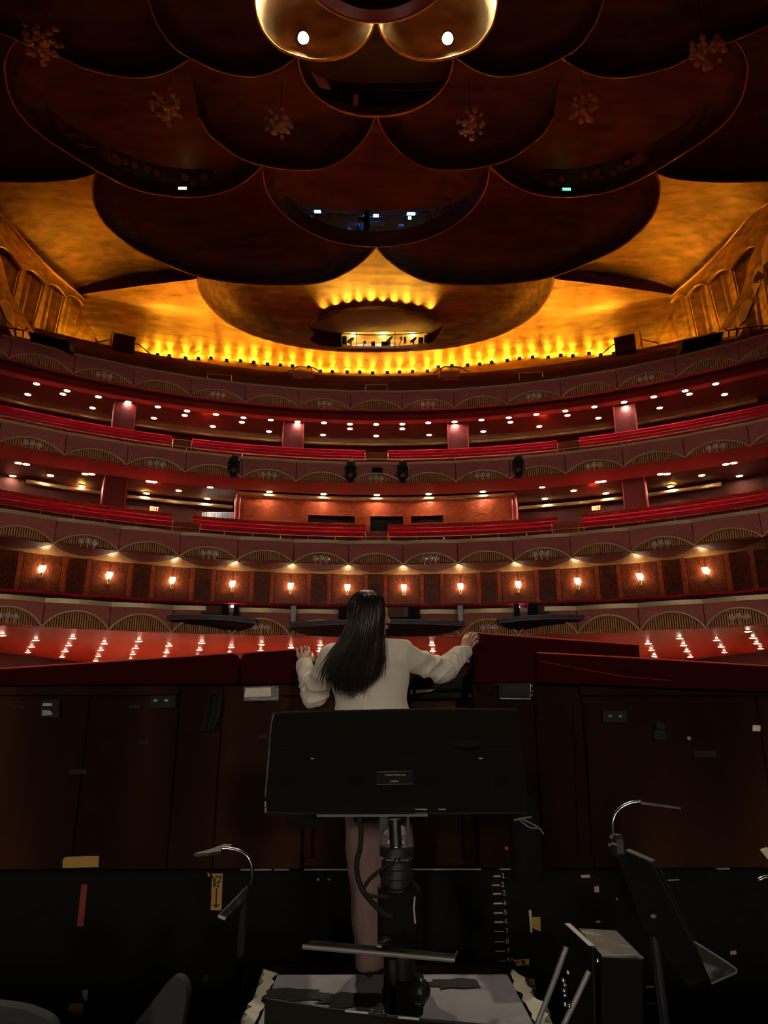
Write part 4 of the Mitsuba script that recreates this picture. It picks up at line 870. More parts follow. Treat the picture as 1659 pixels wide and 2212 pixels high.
for q_ in (((668, 150), (700, 160), (715, 195), (690, 190)), ((765, 205), (775, 205), (772, 235), (762, 235))): put(k, 'pale_case', prism([U(x, y, H=21.3) for x, y in q_], (0, 0, .1)), 'booth_grey')
# blue slot
k = slot_back('black slot with blue lit machinery in the middle petal', hole7, 23.4)
def bl(px0, px1, py0, py1, H, m, nm, lab, e=None, w=1.0):
    a, b = U(px0, (py0+py1)/2, H=H), U(px1, (py0+py1)/2, H=H); c = (a+b)/2; h = np.linalg.norm(U((px0+px1)/2, py0, H=H)-U((px0+px1)/2, py1, H=H))*.72
    return solo(nm, box(c, (np.linalg.norm(b-a), .12, h), bevel=.012), m, lab, 'equipment', emit=e, w=w)
for i, (x, y, w_) in enumerate([(686, 457, 14), (791, 466, 10), (812, 466, 12), (888, 462, 18), (885, 471, 7)]):
    bl(x-w_/2, x+w_/2, y-2, y+2, 22.5, 'lamp_face', 'blue_lamp', 'small glowing blue lamp in the middle petal slot, %s' % ['leftmost', 'left of the post', 'right of the post', 'upper one at the right', 'lower one at the right'][i], np.array(L_BLUE)*1.6, .6)
for x0, x1, y0, y1, m, lab in ((748, 777, 481, 489, 'steel_blue', 'pale blue lit box left of the black post in the blue slot'), (772, 786, 470, 482, 'steel_blue', 'small upright machine beside the black post in the blue slot'), (800, 830, 480, 486, 'steel_blue', 'low blue shelf right of the black post in the blue slot'), (664, 674, 466, 478, 'steel_blue', 'round-ended blue tank at the left of the blue slot'),
        (686, 692, 475, 486, 'steel_blue', 'small blue canister left in the blue slot'), (750, 758, 489, 503, 'steel_blue', 'upright blue foot under the pale box in the blue slot'), (860, 872, 485, 491, 'steel_blue', 'small blue block at the right in the blue slot'), (911, 917, 483, 491, 'steel_blue', 'tiny blue canister at the far right in the blue slot'), (770, 785, 484, 500, 'black_metal', 'dark round fan before the pale box in the blue slot')):
    bl(x0, x1, y0, y1, 22.1, m, 'slot_machine', lab)
p = U(792, 486, H=21.8); solo('slot_post', box(p+[0, 0, .25], (.26, .12, 1.1), bevel=.02), 'black_soft', 'black upright post in the middle of the blue slot', 'post')
solo('slot_rail', tube([U(x, y, H=22.6) for x, y in ((640, 452), (700, 460), (750, 466), (812, 468), (870, 466), (930, 458))], .03, 6), 'black_metal', 'thin dark rail along the top of the blue slot', 'rail')
spots([(634, 446, .9), (690, 470, 1.0), (711, 470, 1.0), (927, 471, .9), (946, 461, 1.0), (966, 456, 1.2), (979, 449, .8), (990, 442, .8)], 22.0, 'the middle petal')
# ------------------------------------------------------------------ the lit booth in the lowest petal
kb = thing('booth', 'lit control booth behind the gold petal, grey walls and three bright lamps', 'control booth')
hz = np.array([(662, 706), (690, 692), (714, 680), (760, 670), (812, 667), (865, 671), (912, 681), (936, 691), (957, 704)], float); hc = smooth_curve(hz, 6)
A = U(hc[:, 0], hc[:, 1], H=HB10(hc)+.02); xs = np.linspace(728, 930, len(hc)); YB = 38.3
B = U(xs, 716.5+3*np.abs(np.linspace(-1, 1, len(hc)))**2, Y=YB)
put(kb, 'soffit', thicken(strip(A, B), (0, 0, .06)), 'booth_grey', 30)
def bq(l, Y, m, nm, d=.08): return put(kb, nm, prism([U(x, y, Y=Y) for x, y in l], (0, d, 0)), m)
bq([(640, 692), (738, 716), (738, 749), (690, 744), (650, 728)], YB, 'dark_wall', 'front_wall'); bq([(923, 716), (980, 692), (972, 728), (940, 744), (923, 748)], YB, 'dark_wall', 'front_wall')
bq([(722, 706), (936, 706), (936, 756), (722, 756)], YB+1.0, 'booth_wall', 'back_wall'); 
ce = [U(728, 716, Y=YB), U(930, 716, Y=YB), U(930, 716, Y=YB)+[0, 1.0, 0], U(728, 716, Y=YB)+[0, 1.0, 0]]; put(kb, 'ceiling', prism([q_+np.array([0, .06, .72]) for q_ in ce], (0, 0, .06)), 'booth_wall')
fo = [U(728, 752, Y=YB), U(930, 752, Y=YB), U(930, 752, Y=YB)+[0, .2, 0], U(728, 752, Y=YB)+[0, .2, 0]]; put(kb, 'floor', prism(fo, (0, 0, -.06)), 'booth_grey')
for x in (728, 930): put(kb, 'side_wall', prism([U(x, 716, Y=YB)+[0, .06, .7], U(x, 752, Y=YB), U(x, 750, Y=YB)+[0, 1.0, .55], U(x, 716, Y=YB)+[0, 1.0, .7]], (.06, 0, 0)), 'booth_wall')
for x in (770, 853): put(kb, 'mullion', tube([U(x, 717, Y=YB), U(x, 752, Y=YB)], .02, 6), 'black_metal')
put(kb, 'window_bar', tube([U(737, 720, Y=YB+.1), U(790, 723.5, Y=YB+.1), U(845, 723.5, Y=YB+.1), U(915, 719, Y=YB+.1)], .03, 6), 'black_metal')
put(kb, 'glass', prism([U(x, y, Y=YB-.02) for x, y in ((736, 717), (924, 717), (924, 748), (812, 753), (736, 748))], (0, .006, 0)), None) if False else None
for i, x in enumerate((764, 828, 891)):
    c = U(x, 721.5, Y=YB+.55); n = thing('booth_lamp', 'bright white lamp under the booth ceiling, %s of three' % ['leftmost', 'middle', 'rightmost'][i], 'lamp'); put(n, 'bulb', trimesh.creation.icosphere(2, .11).apply_translation(c), 'lamp_face', True, emit=L_BOOTH, w=2); put(n, 'stem', cyl(c, c+[0, 0, .22], .03), 'black_metal')
EQ = [(744, 737, 12, 22, 'b', 'dark spotlight on a stand at the left of the booth'), (758, 739, 10, 22, 'p', 'dark projector with a bent neck left in the booth'), (787, 742, 9, 16, 'l', 'small lamp on a bracket in the booth, left of the middle'), (806, 744, 9, 12, 'b', 'low grey case in the middle of the booth'), (832, 744, 18, 12, 'b', 'rounded grey console in the middle of the booth'), (842, 737, 8, 24, 'p', 'dark projector right of the booth middle'), (866, 735, 8, 26, 'l', 'tangled lamp bracket right in the booth'), (875, 735, 6, 14, 'b', 'dark lamp head at the right mullion of the booth'), (893, 738, 9, 20, 'p', 'grey projector under the right booth lamp'), (909, 737, 12, 18, 'b', 'black case at the right end of the booth'), (920, 735, 8, 24, 'b', 'dark curtain at the right end of the booth')]
for x, y, w_, h_, t_, lab in EQ:
    c = U(x, y, Y=YB+.45); w, h = w_*.0253, h_*.0253
    n = thing('booth_equipment', lab, 'equipment')
    if t_ == 'b': put(n, 'case', box(c, (w, .3, h), bevel=.05), 'black_soft')
    elif t_ == 'p': put(n, 'head', orient(lathe([(0, -.25), (w*.4, -.25), (w*.45, .1), (w*.3, .25), (0, .25)], n=10), (.5, .2, .6), c+[0, 0, h*.25]), 'black_metal', 40); put(n, 'stand', cyl(c+[0, 0, -h*.5], c+[0, 0, h*.2], .05), 'black_metal')
    else: put(n, 'bracket', tube(smooth_curve([c+[-w*.4, 0, -h*.5], c+[-w*.1, 0, -h*.1], c+[w*.4, 0, h*.1], c+[w*.1, 0, h*.5]], 5), .025, 6), 'black_metal'); put(n, 'lamp', crystal_ball(.09).apply_translation(c+[0, 0, h*.2]), 'black_metal')
# ------------------------------------------------------------------ petal downlights and starburst chandeliers
for sd, x, y in (('left', 655, 81), ('right', 967, 82)):
    c = U(x, y, H=PL[2, sd][1](np.array([[x, y+0.]]))[0]-.07)
    n = thing('petal_downlight', 'bright round downlight in the gold petal at the top, %s of the middle' % sd, 'downlight')
    dd = np.array([0, 3.6, 1.6])-c; dd /= np.linalg.norm(dd)
    dk = M(np.vstack([[[.15*math.cos(a_), .15*math.sin(a_), 0.] for a_ in np.linspace(0, 2*np.pi, 25)[:-1]], [[0, 0, 0]]]), [[24, i_, (i_+1) % 24] for i_ in range(24)])
    put(n, 'lamp', orient(dk, dd, c), 'lamp_face', False, emit=L_PETAL, w=25)
    put(n, 'rim', orient(lathe([(.16, -.04), (.165, .10), (.19, .10), (.2, -.08), (.16, -.04)], n=18), dd, c), 'black_metal')
def chandelier(x, y, H, R, seed, m, lab):
    g = np.random.default_rng(seed); c = U(x, y, H=H); k = thing('chandelier', lab, 'chandelier')
    put(k, 'hub', trimesh.creation.icosphere(2, R*.24).apply_translation(c), 'brass', True); put(k, 'stem', cyl(c+[0, 0, R*.2], c+[0, 0, R*.6+2.2], .008, 5), 'black_metal')
    d = g.normal(size=(90, 3)); d /= np.linalg.norm(d, axis=1)[:, None]; keep = []
    for v in d:
        if all(v@q < .86 for q in keep) and v[2] < .75: keep.append(v)
    rods, balls, pins = [], [], []
    for v in keep:
        L = R*g.uniform(.62, 1.0); e = c+v*L; rods.append(cyl(c, e, .009, 5))
        balls.append(crystal_ball(R*g.uniform(.13, .2)).apply_translation(e))
        if g.random() < .5: pins.append(tube([e, c+v*(L+R*.25)], [.012, .004], 5))
        if g.random() < .6: balls.append(crystal_ball(R*.13).apply_translation(c+v*L*.55+g.normal(size=3)*R*.08))
    put(k, 'rods', cat(rods), 'brass', kind='stuff'); put(k, 'crystals', cat(balls), m, kind='stuff', label='faceted crystals'); put(k, 'pins', cat(pins), m, kind='stuff')
for i, (x, y, H, R, m, lab) in enumerate([(92, 92, 19.4, .60, 'crystal_gold', 'starburst crystal chandelier near the upper left corner'), (360, 231, 19.7, .56, 'crystal_gold', 'golden starburst chandelier before the left slotted petal'), (604, 270, 19.8, .52, 'crystal', 'greyish starburst chandelier, inner left of the six'), (1018, 271, 19.8, .52, 'crystal', 'greyish starburst chandelier, inner right of the six'), (1262, 233, 19.7, .56, 'crystal_gold', 'golden starburst chandelier before the right slotted petal'), (1525, 104, 19.4, .60, 'crystal_gold', 'starburst crystal chandelier near the upper right corner')]):
    chandelier(x, y, H, R, 40+i, m, lab)
# ------------------------------------------------------------------ the stage behind the photographer: edge, floor, two added work lights, an added valance
struct('floor_stage', box((0, -17.65, 1.33), (40, 29.9, .4)), 'black_paint', 'black stage floor behind the photographer')
struct('wall_pit', box((0, -2.6, .765), (40, .2, 1.53)), 'black_paint', 'black pit wall under the stage edge')
struct('wall_added_valance', box((0, -4, 15.5), (40, .3, 12.2)), 'velvet_pit', 'added dark valance, unseen behind the photographer, keeping stage light off the ceiling')  # unseen, put in to cut the stage lamps off the ceiling petals
for i, x in enumerate((-6., 6.)):
    c = np.array([x, -22., 5.2]); n = thing('added_work_light', 'added work light on a stand on the stage, unseen behind the photographer, %s' % ('left', 'right')[i], 'lamp')  # unseen lamp, added to light the woman and the balcony fronts
    put(n, 'lamp', orient(lathe([(0, .06), (.45, .04), (.6, 0), (0, -.01)], n=24), (-x*.02, 1, -.05), c), 'lamp_face', emit=L_STAGE, w=22)
    put(n, 'housing', orient(lathe([(.62, .02), (.66, .02), (.6, -.3), (0, -.4)], n=24), (-x*.02, 1, -.05), c), 'black_metal'); put(n, 'stand', cyl(c+[0, -.2, -.2], (x, -22.2, 1.53), .05), 'black_metal')
# ------------------------------------------------------------------ orchestra pit: walls, velvet rails, gate
def W(px, py, Y): return U(px, py, Y=Y)
def PQ(l, d): return prism([U(x, y, Y=Y) for x, y, Y in l], d)
struct('floor_pit', box((0, 1, -.05), (30, 7.4, .1)), 'black_paint', 'black orchestra pit floor')
WY = 4.28
zt, zm = W(0, 1478, WY)[2], W(0, 1879, WY)[2]
wallp = thing('pit_wall', 'dark brown wooden wall of the orchestra pit with a black base', 'wall panel')
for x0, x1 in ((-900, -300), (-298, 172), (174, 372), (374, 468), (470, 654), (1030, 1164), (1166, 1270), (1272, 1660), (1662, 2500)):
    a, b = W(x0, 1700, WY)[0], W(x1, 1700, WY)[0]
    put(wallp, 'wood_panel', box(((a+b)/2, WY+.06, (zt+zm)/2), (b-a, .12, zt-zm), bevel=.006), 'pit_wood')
for x0, x1 in ((-900, 390), (560, 655), (1250, 2500)):
    a, b = W(x0, 1490, WY)[0], W(x1, 1490, WY)[0]; put(wallp, 'ledge_strip', box(((a+b)/2, WY-.012, zt-.035), (b-a, .035, .06), bevel=.006), 'pit_wood')
a, b = W(655, 1700, WY)[0], W(1030, 1700, WY)[0]
put(wallp, 'wood_panel', box(((a+b)/2, WY+.10, (W(0, 1530, WY)[2]+zm)/2), (b-a, .06, W(0, 1530, WY)[2]-zm), bevel=.006), 'pit_wood')
for x in (664, 1012): put(wallp, 'batten', box((W(x, 1800, WY)[0], WY+.05, (zm+zt)/2-.2), (.05, .05, zt-zm-.5), bevel=.008), 'pit_wood')
put(wallp, 'black_base', box((0, WY+.09, zm/2-.004), (26, .26, zm+.0), bevel=.01), 'black_paint')
for x0, x1 in ((520, 587), (592, 625), (657, 752), (884, 1040), (1078, 1112), (1128, 1160), (1546, 1575)):
    a, b = W(x0, 1878, WY-.03)[0], W(x1, 1878, WY-.03)[0]; put(wallp, 'metal_edge', box(((a+b)/2, WY-.032, zm+.004), (b-a, .02, .008), bevel=.002), 'edge_grey')
def rail_piece(l, Y, d, lab, mt='velvet_pit', trim=True):
    k = thing('velvet_rail', lab, 'rail')
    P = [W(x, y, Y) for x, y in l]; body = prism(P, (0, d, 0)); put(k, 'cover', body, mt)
    if trim:
        n = trim if isinstance(trim, int) and trim > 1 else 2
        tl = np.array([W(x, y, Y+.02)+[0, 0, .0] for x, y in l[:n]]); put(k, 'lit_edge', tube(smooth_curve(tl, 6) if n > 2 else tl, .008, 8), 'velvet_lit', True, label='bright red edge with light from behind painted in')
        put(k, 'top_pad', thicken(strip(tl+[0, .0, 0], tl+[0, d, .012]), (0, 0, -.02)), 'velvet_lit')
    return k
rail_piece([(-420, 1480), (0, 1446), (300, 1426), (505, 1412), (513, 1416), (516, 1424), (514, 1476), (-420, 1484)], 4.20, .22, 'long dark red velvet pit rail on the left, sloping down to the edge', trim=6)
rail_piece([(521, 1424), (526, 1414), (534, 1411), (660, 1402), (660, 1476), (521, 1476)], 4.20, .18, 'short dark red velvet rail under the left hand of the woman', trim=4)
rail_piece([(1020, 1371), (1034, 1369), (1380, 1394), (1382, 1424), (1384, 1450), (1020, 1470)], 4.44, .16, 'raised dark red velvet rail behind, under the right hand of the woman', trim=3)
rail_piece([(1030, 1404), (1160, 1408), (1160, 1474), (1030, 1474)], 4.235, .16, 'dark red velvet panel between the gate and the long right rail', trim=False)
rail_piece([(1160, 1411), (1400, 1424), (1660, 1440), (2000, 1462), (2000, 1500), (1660, 1494), (1160, 1474)], 4.19, .2, 'long dark red velvet pit rail on the right with a pale edge', trim=4)
k = thing('rail_seam', 'thin stitched seam running down the front of the long right velvet rail', 'seam'); put(k, 'cord', tube(smooth_curve([W(x, y, 4.185) for x, y in ((1166, 1428), (1250, 1444), (1350, 1461), (1450, 1470))], 6), .003, 6), 'velvet_shade')
# gate between the rails
GY = 4.62
k = thing('gate', 'brown wooden gate with a shiny metal top edge between the velvet rails', 'gate')
put(k, 'panel', PQ([(640, 1428, GY), (1040, 1424, GY), (1040, 1600, GY), (640, 1600, GY)], (0, .06, 0)), 'gate_wood')
put(k, 'top_edge', box((W(660, 1423, GY)+W(1032, 1420, GY))/2, (1.2, .09, .02), bevel=.006), 'chrome')
put(k, 'moulding', box((W(660, 1431, GY-.05)+W(1032, 1428, GY-.05))/2, (1.18, .03, .02), bevel=.006), 'edge_grey')
k = thing('gate_shelf', 'black boxed shelf fixed to the gate, right of the woman', 'shelf')
put(k, 'upper_box', PQ([(889, 1466, 4.50), (1010, 1462, 4.50), (1010, 1487, 4.50), (889, 1490, 4.50)], (0, .08, 0)), 'black_soft')
put(k, 'shelf_board', PQ([(893, 1488, 4.42), (1010, 1486, 4.42), (1010, 1490, 4.42), (893, 1492, 4.42)], (0, .16, 0)), 'pit_wood')
put(k, 'lower_box', PQ([(893, 1496, 4.5), (1010, 1491, 4.5), (1010, 1507, 4.5), (893, 1509, 4.5)], (0, .08, 0)), 'black_soft')
put(k, 'side_post', PQ([(886, 1466, 4.42), (897, 1466, 4.42), (899, 1530, 4.42), (889, 1530, 4.42)], (0, .12, 0)), 'black_soft'); put(k, 'screw', trimesh.creation.icosphere(1, .007).apply_translation(W(990, 1470, 4.49)), 'chrome')
solo('paper', PQ([(898, 1490, 4.41), (941, 1489, 4.41), (930, 1494, 4.41), (899, 1498, 4.41)], (0, .004, 0)), 'paper_cream', 'white paper lying in the black shelf beside the woman', 'paper')
for x0, x1, lab in ((1012, 1022, 'brown wooden post beside the gate, right of the black shelf'), (645, 656, 'dark narrow post beside the gate, under the left sleeve')):
    k = thing('gate_post', lab, 'post'); put(k, 'shaft', box((W(x0, 1500, 4.45)+W(x1, 1500, 4.45))/2+[0, 0, -.05], (W(x1, 1500, 4.45)-W(x0, 1500, 4.45))[0].repeat(1).tolist()+[.06, .42], bevel=.005), 'pit_wood'); put(k, 'edge', tube([W(x1, 1478, 4.41), W(x1, 1540, 4.41)], .003, 5), 'edge_grey')
k = thing('gate_latch', 'small black latch on the post right of the gate shelf', 'latch'); put(k, 'plate', PQ([(1011, 1497, 4.40), (1021, 1497, 4.40), (1021, 1506, 4.40), (1011, 1506, 4.40)], (0, .03, 0)), 'black_metal')
solo('small_tag', PQ([(887, 1489, 4.40), (891, 1489, 4.40), (891, 1500, 4.40), (887, 1500, 4.40)], (0, .004, 0)), 'card', 'tiny pale tag at the edge of the black gate shelf', 'tag')
# things fixed on the wall
def plate(nm, lab, c_, l, m, Y=WY, d=.02, **kw): return solo(nm, PQ([(x, y, Y-d) for x, y in l], (0, d, 0)), m, lab, c_, **kw)
k = thing('card_holder', 'black framed holder with a cream card, on the wall under the short left rail', 'card holder')
put(k, 'frame', PQ([(527, 1484, WY-.03), (602, 1481, WY-.03), (602, 1513, WY-.03), (527, 1514, WY-.03)], (0, .03, 0)), 'black_metal')
put(k, 'card', PQ([(531, 1487, WY-.036), (585, 1485, WY-.036), (586, 1504, WY-.036), (527, 1506, WY-.036)], (0, .004, 0)), 'card'); put(k, 'lower_lip', tube([W(540, 1509, WY-.04), W(570, 1511, WY-.04), W(598, 1508, WY-.04)], .004, 5), 'edge_grey')
put(k, 'screw', cat([trimesh.creation.icosphere(1, .006).apply_translation(W(x, 1485+y, WY-.03)) for x, y in ((596, 0),)]), 'chrome')
k = thing('wall_box', 'black box with a worn metal edge under the right velvet rail', 'box')
put(k, 'frame', PQ([(1078, 1476, WY-.04), (1146, 1475, WY-.04), (1146, 1511, WY-.04), (1078, 1510, WY-.04)], (0, .04, 0)), 'black_soft'); put(k, 'recess', PQ([(1083, 1480, WY-.044), (1141, 1479, WY-.044), (1141, 1506, WY-.044), (1083, 1505, WY-.044)], (0, .004, 0)), 'window_dark')
put(k, 'worn_edge', tube([W(1080, 1509, WY-.045), W(1145, 1510, WY-.045), W(1146, 1477, WY-.045)], .0035, 5), 'edge_grey')
for i, (x, y) in enumerate(((1149, 1482), (1150, 1493), (1150, 1502))): put(k, 'screw', lathe([(0, .006), (.005, .004), (.007, 0), (0, 0)], n=8).apply_transform(trimesh.transformations.rotation_matrix(math.pi/2, [1, 0, 0])).apply_translation(W(x, y, WY-.01)), 'brass')
k = thing('wall_box', 'small black panel with two screws left of the worn box under the right rail', 'box'); put(k, 'panel', PQ([(1036, 1476, WY-.02), (1066, 1476, WY-.02), (1066, 1496, WY-.02), (1036, 1496, WY-.02)], (0, .02, 0)), 'pit_wood')
for y in (1479, 1490): put(k, 'screw', trimesh.creation.icosphere(1, .007).apply_translation(W(1058, y, WY-.022)), 'chrome')
def socket(l, lab, dots):
    k = thing('wall_socket', lab, 'socket'); put(k, 'plate', PQ([(x, y, WY-.03) for x, y in l], (0, .03, 0)), 'black_soft')
    for x, y, m in dots: put(k, 'socket_mark', trimesh.creation.icosphere(1, .008).apply_scale((1.5, .5, 1)).apply_translation(W(x, y, WY-.032)), m)
socket([(88, 1512), (128, 1512), (128, 1550), (88, 1550)], 'dark wall socket with a pale label at the far left', [(98, 1543, 'edge_grey')])
plate('label', 'pale label on the dark wall socket at the far left', 'label', [(93, 1519), (112, 1519), (112, 1525), (92, 1525)], 'tape_pale', WY-.03, .003)
plate('label', 'second worn pale label low on the dark wall socket at the far left', 'label', [(91, 1534), (108, 1535), (114, 1544), (91, 1546)], 'edge_grey', WY-.03, .003)
socket([(325, 1504), (379, 1502), (379, 1529), (325, 1530)], 'black double wall socket left of the hanging black cloth', [(336, 1513, 'tape_pale'), (359, 1513, 'tape_pale')])
socket([(1302, 1536), (1354, 1536), (1354, 1561), (1302, 1560)], 'black double wall socket under the long right rail', [(1318, 1547, 'edge_grey'), (1340, 1547, 'edge_grey')])
socket([(1414, 1576), (1437, 1576), (1437, 1599), (1414, 1599)], 'small dark socket in the middle of the right wall', [])
socket([(1418, 1561), (1436, 1561), (1436, 1574), (1418, 1574)], 'small dark switch above the socket in the middle of the right wall', [])
plate('label', 'white square label near the right edge of the pit wall', 'label', [(1626, 1566), (1643, 1567), (1643, 1580), (1626, 1579)], 'card', WY, .004)
k = thing('door_knob', 'small pale round knob on the right pit wall', 'knob'); put(k, 'knob', trimesh.creation.icosphere(2, .011).apply_translation(W(1488, 1595, WY-.02)), 'tape_pale', True)
cl = np.array([[W(x0+(x1-x0)*u, y, WY-.02-.02*math.sin(u*9)-.01) for u in np.linspace(0, 1, 12)] for y, x0, x1 in ((1498, 448, 462), (1506, 447, 481), (1540, 441, 478), (1575, 434, 464), (1579, 436, 462))])
solo('hanging_cloth', thicken(grid(cl), (0, .012, 0)), 'black_soft', 'black cloth hanging on the wall under the left velvet rail', 'cloth', 30)
k = thing('cleat', 'pale wooden cleat on the wall right of the worn black box', 'cleat'); put(k, 'board', PQ([(1161, 1516, WY-.02), (1172, 1516, WY-.02), (1172, 1545, WY-.02), (1163, 1545, WY-.02)], (0, .02, 0)), 'pit_wood'); put(k, 'knob', trimesh.creation.icosphere(1, .012).apply_translation(W(1164, 1515, WY-.03)), 'black_soft')
for x0, lab in ((1238, 'left'), (1266, 'right')):
    k = thing('wooden_batten', 'faint upright wooden batten on the right pit wall, the %s one of two' % lab, 'batten'); put(k, 'board', PQ([(x0, 1520, WY-.014), (x0+18, 1522, WY-.014), (x0+26, 1850, WY-.014), (x0+12, 1850, WY-.014)], (0, .014, 0)), 'pit_wood')
for l, lab in (([(18, 1524), (54, 1524), (54, 1530), (18, 1530)], 'at the far left'), ([(278, 1523), (303, 1523), (303, 1530), (278, 1530)], 'left of the double socket'), ([(300, 1598), (322, 1598), (322, 1608), (300, 1608)], 'below the double socket'), ([(150, 1662), (188, 1662), (188, 1672), (150, 1672)], 'low on the left wall'), ([(1500, 1622), (1548, 1622), (1548, 1636), (1500, 1636)], 'on the right wall'), ([(556, 1587), (578, 1586), (578, 1597), (556, 1598)], 'just left of the conductor desk')):
    plate('wall_slot', 'small dark slot plate '+lab, 'plate', l, 'black_soft', WY, .012)
# tapes on the wall and the black base
BY = WY-.045
plate('tape', 'wide yellow tape strip low on the brown wall at the left', 'tape', [(135, 1858), (141, 1851), (214, 1849), (212, 1873), (135, 1875)], 'tape_yellow', WY, .004)
plate('tape', 'short red tape strip slanting on the black base at the left', 'tape', [(176, 1911), (189, 1910), (180, 2001), (166, 2001)], 'tape_red', BY, .004)
k = thing('tape', 'yellow tape with handwritten V2 #1 and an arrow pointing down', 'tape'); put(k, 'strip', PQ([(458, 1887, BY-.004), (481, 1887, BY-.004), (478, 1967, BY-.004), (455, 1966, BY-.004)], (0, .004, 0)), 'tape_yellow')
def wtext(txt, px, py, hpx, Y, m='ink', par=None, bold=True, sx=1.0):
    s = Y/FPX*1.02; q = meshkit.text_mesh(txt, hpx*s, .003, bold=bold); q.vertices = q.vertices@np.array([[sx, 0, 0], [0, 0, 1], [0, -1, 0.0]])
    q.vertices -= [*q.bounds.mean(0)]; q.vertices += W(px, py, Y); return put(par, 'lettering', q, m)
wtext('V2', 468, 1899, 11, BY-.006, par=k); wtext('#1', 467, 1911, 7.5, BY-.006, par=k)
ar = [W(467.5, 1919, BY-.006), W(466.5, 1960, BY-.006)]
put(k, 'arrow', cat([tube(ar, .0035, 5), tube([W(461, 1954, BY-.006), ar[1], W(473, 1954, BY-.006)], .0035, 5)]), 'ink')
plate('tape', 'small yellow tape square on the black base at the lower left', 'tape', [(149, 2168), (180, 2168), (179, 2195), (148, 2195)], 'tape_yellow', BY, .004)
plate('tape', 'tiny orange tape scrap beside the V2 tape', 'tape', [(448, 1886), (453, 1886), (453, 1894), (449, 1894)], 'tape_yellow', BY, .004)
plate('tape', 'faint pale tape scrap above the small yellow square at the lower left', 'tape', [(176, 2140), (190, 2137), (189, 2162), (180, 2162)], 'edge_grey', BY, .004)
plate('tape', 'faint round grey scrap right of the chair back at the lower left', 'tape', [(440, 2106), (450, 2105), (450, 2122), (437, 2123)], 'black_metal', BY, .004)
k = thing('tape', 'small yellow tape with an arrow to the left and the letters BL', 'tape'); put(k, 'strip', PQ([(1111, 2074, BY-.004), (1143, 2071, BY-.004), (1143, 2084, BY-.004), (1111, 2087, BY-.004)], (0, .004, 0)), 'tape_yellow'); wtext('BL', 1132, 2079, 6, BY-.007, par=k)
put(k, 'arrow', cat([tube([W(1113, 2080, BY-.007), W(1123, 2079, BY-.007)], .002, 5), tube([W(1116, 2077, BY-.007), W(1113, 2080, BY-.007), W(1116, 2083, BY-.007)], .002, 5)]), 'ink')
k = thing('tape', 'yellow tape with a line and the letter O, beside the torn podium edge', 'tape'); put(k, 'strip', PQ([(1119, 2115, BY-.004), (1155, 2114, BY-.004), (1155, 2129, BY-.004), (1121, 2129, BY-.004)], (0, .004, 0)), 'tape_yellow'); wtext('- O', 1134, 2122, 8, BY-.007, par=k)
plate('tape', 'brownish tape strip under the tape with the letter O', 'tape', [(1132, 2132), (1158, 2132), (1158, 2138), (1134, 2137)], 'tape_pink', BY, .004)
k = thing('tape', 'long pale tape strip standing upright on the black base, beside a peeling label', 'tape'); put(k, 'strip', PQ([(1142, 1966, BY-.004), (1148, 1966, BY-.004), (1150, 2015, BY-.004), (1146, 2015, BY-.004)], (0, .004, 0)), 'tape_pale')
plate('label', 'brown peeling label beside the long pale tape strip', 'label', [(1149, 1981), (1167, 1981), (1168, 2012), (1162, 2010), (1150, 2005)], 'tape_yellow', BY, .003)
k = thing('height_scale', 'ladder of ten pale tape marks numbered 1 to 10 on the black base', 'scale')
for i, (y, x0, x1) in enumerate(((1893, 1066, 1081), (1912.5, 1063, 1080), (1931, 1065, 1083), (1952, 1066, 1084.5), (1972.5, 1067, 1086), (1992, 1068, 1087), (2012.5, 1068.5, 1089), (2035, 1069, 1090), (2055, 1071, 1092), (2077, 1072, 1093))):
    h = (1.7, 1.3, 1.4, 1.7, 1.5, 2.2, .8, .8, .9, 1.1)[i]
    put(k, 'mark', PQ([(x0, y-h, BY-.003), (x1, y-h-.5, BY-.003), (x1, y+h-.5, BY-.003), (x0, y+h, BY-.003)], (0, .003, 0)), 'tape_pale' if i != 5 else 'tape_pink'); wtext(str(i+1), x1+(6 if i < 9 else 9), y-2, 8, BY-.003, 'tape_pale', k, bold=False)
for x, y, w, h, m, lab in ((1265, 1893, 20, 7, 'tape_pink', 'reddish tape scrap on the black base, below the left end of the tall stand'), (1289, 1921, 11, 14, 'tape_pink', 'pinkish round label on the black base left of the tall music stand'), (1292, 1991, 10, 5, 'tape_pink', 'small pinkish scrap above the folded music stand'), (1584, 2058, 14, 9, 'tape_pink', 'pinkish scrap on the black base right of the tall stand lip'), (1333, 1942, 5, 4, 'tape_pale', 'tiny pale dot on the black base left of the tall stand'), (1483, 2117, 9, 6, 'tape_pale', 'small pale scrap under the tall stand lip'), (1455, 1901, 26, 3, 'tape_pale', 'thin torn pale tape along the top of the black base at the right'), (1405, 2132, 18, 5, 'tape_yellow', 'faint orange tape by the pole of the tall stand'), (1410, 2168, 34, 2.5, 'tape_yellow', 'faint thin orange line by the pole of the tall stand'), (687, 1900, 6, 5, 'tape_pale', 'tiny pale scrap on the black base left of the woman'), (711, 1900, 7, 4, 'edge_grey', 'tiny grey scrap on the black base left of the woman')):
    plate('tape', lab, 'tape', [(x-w/2, y-h/2+1, ), (x+w/2-1, y-h/2), (x+w/2, y+h/2-1), (x-w/2+1, y+h/2)], m, BY, .003)
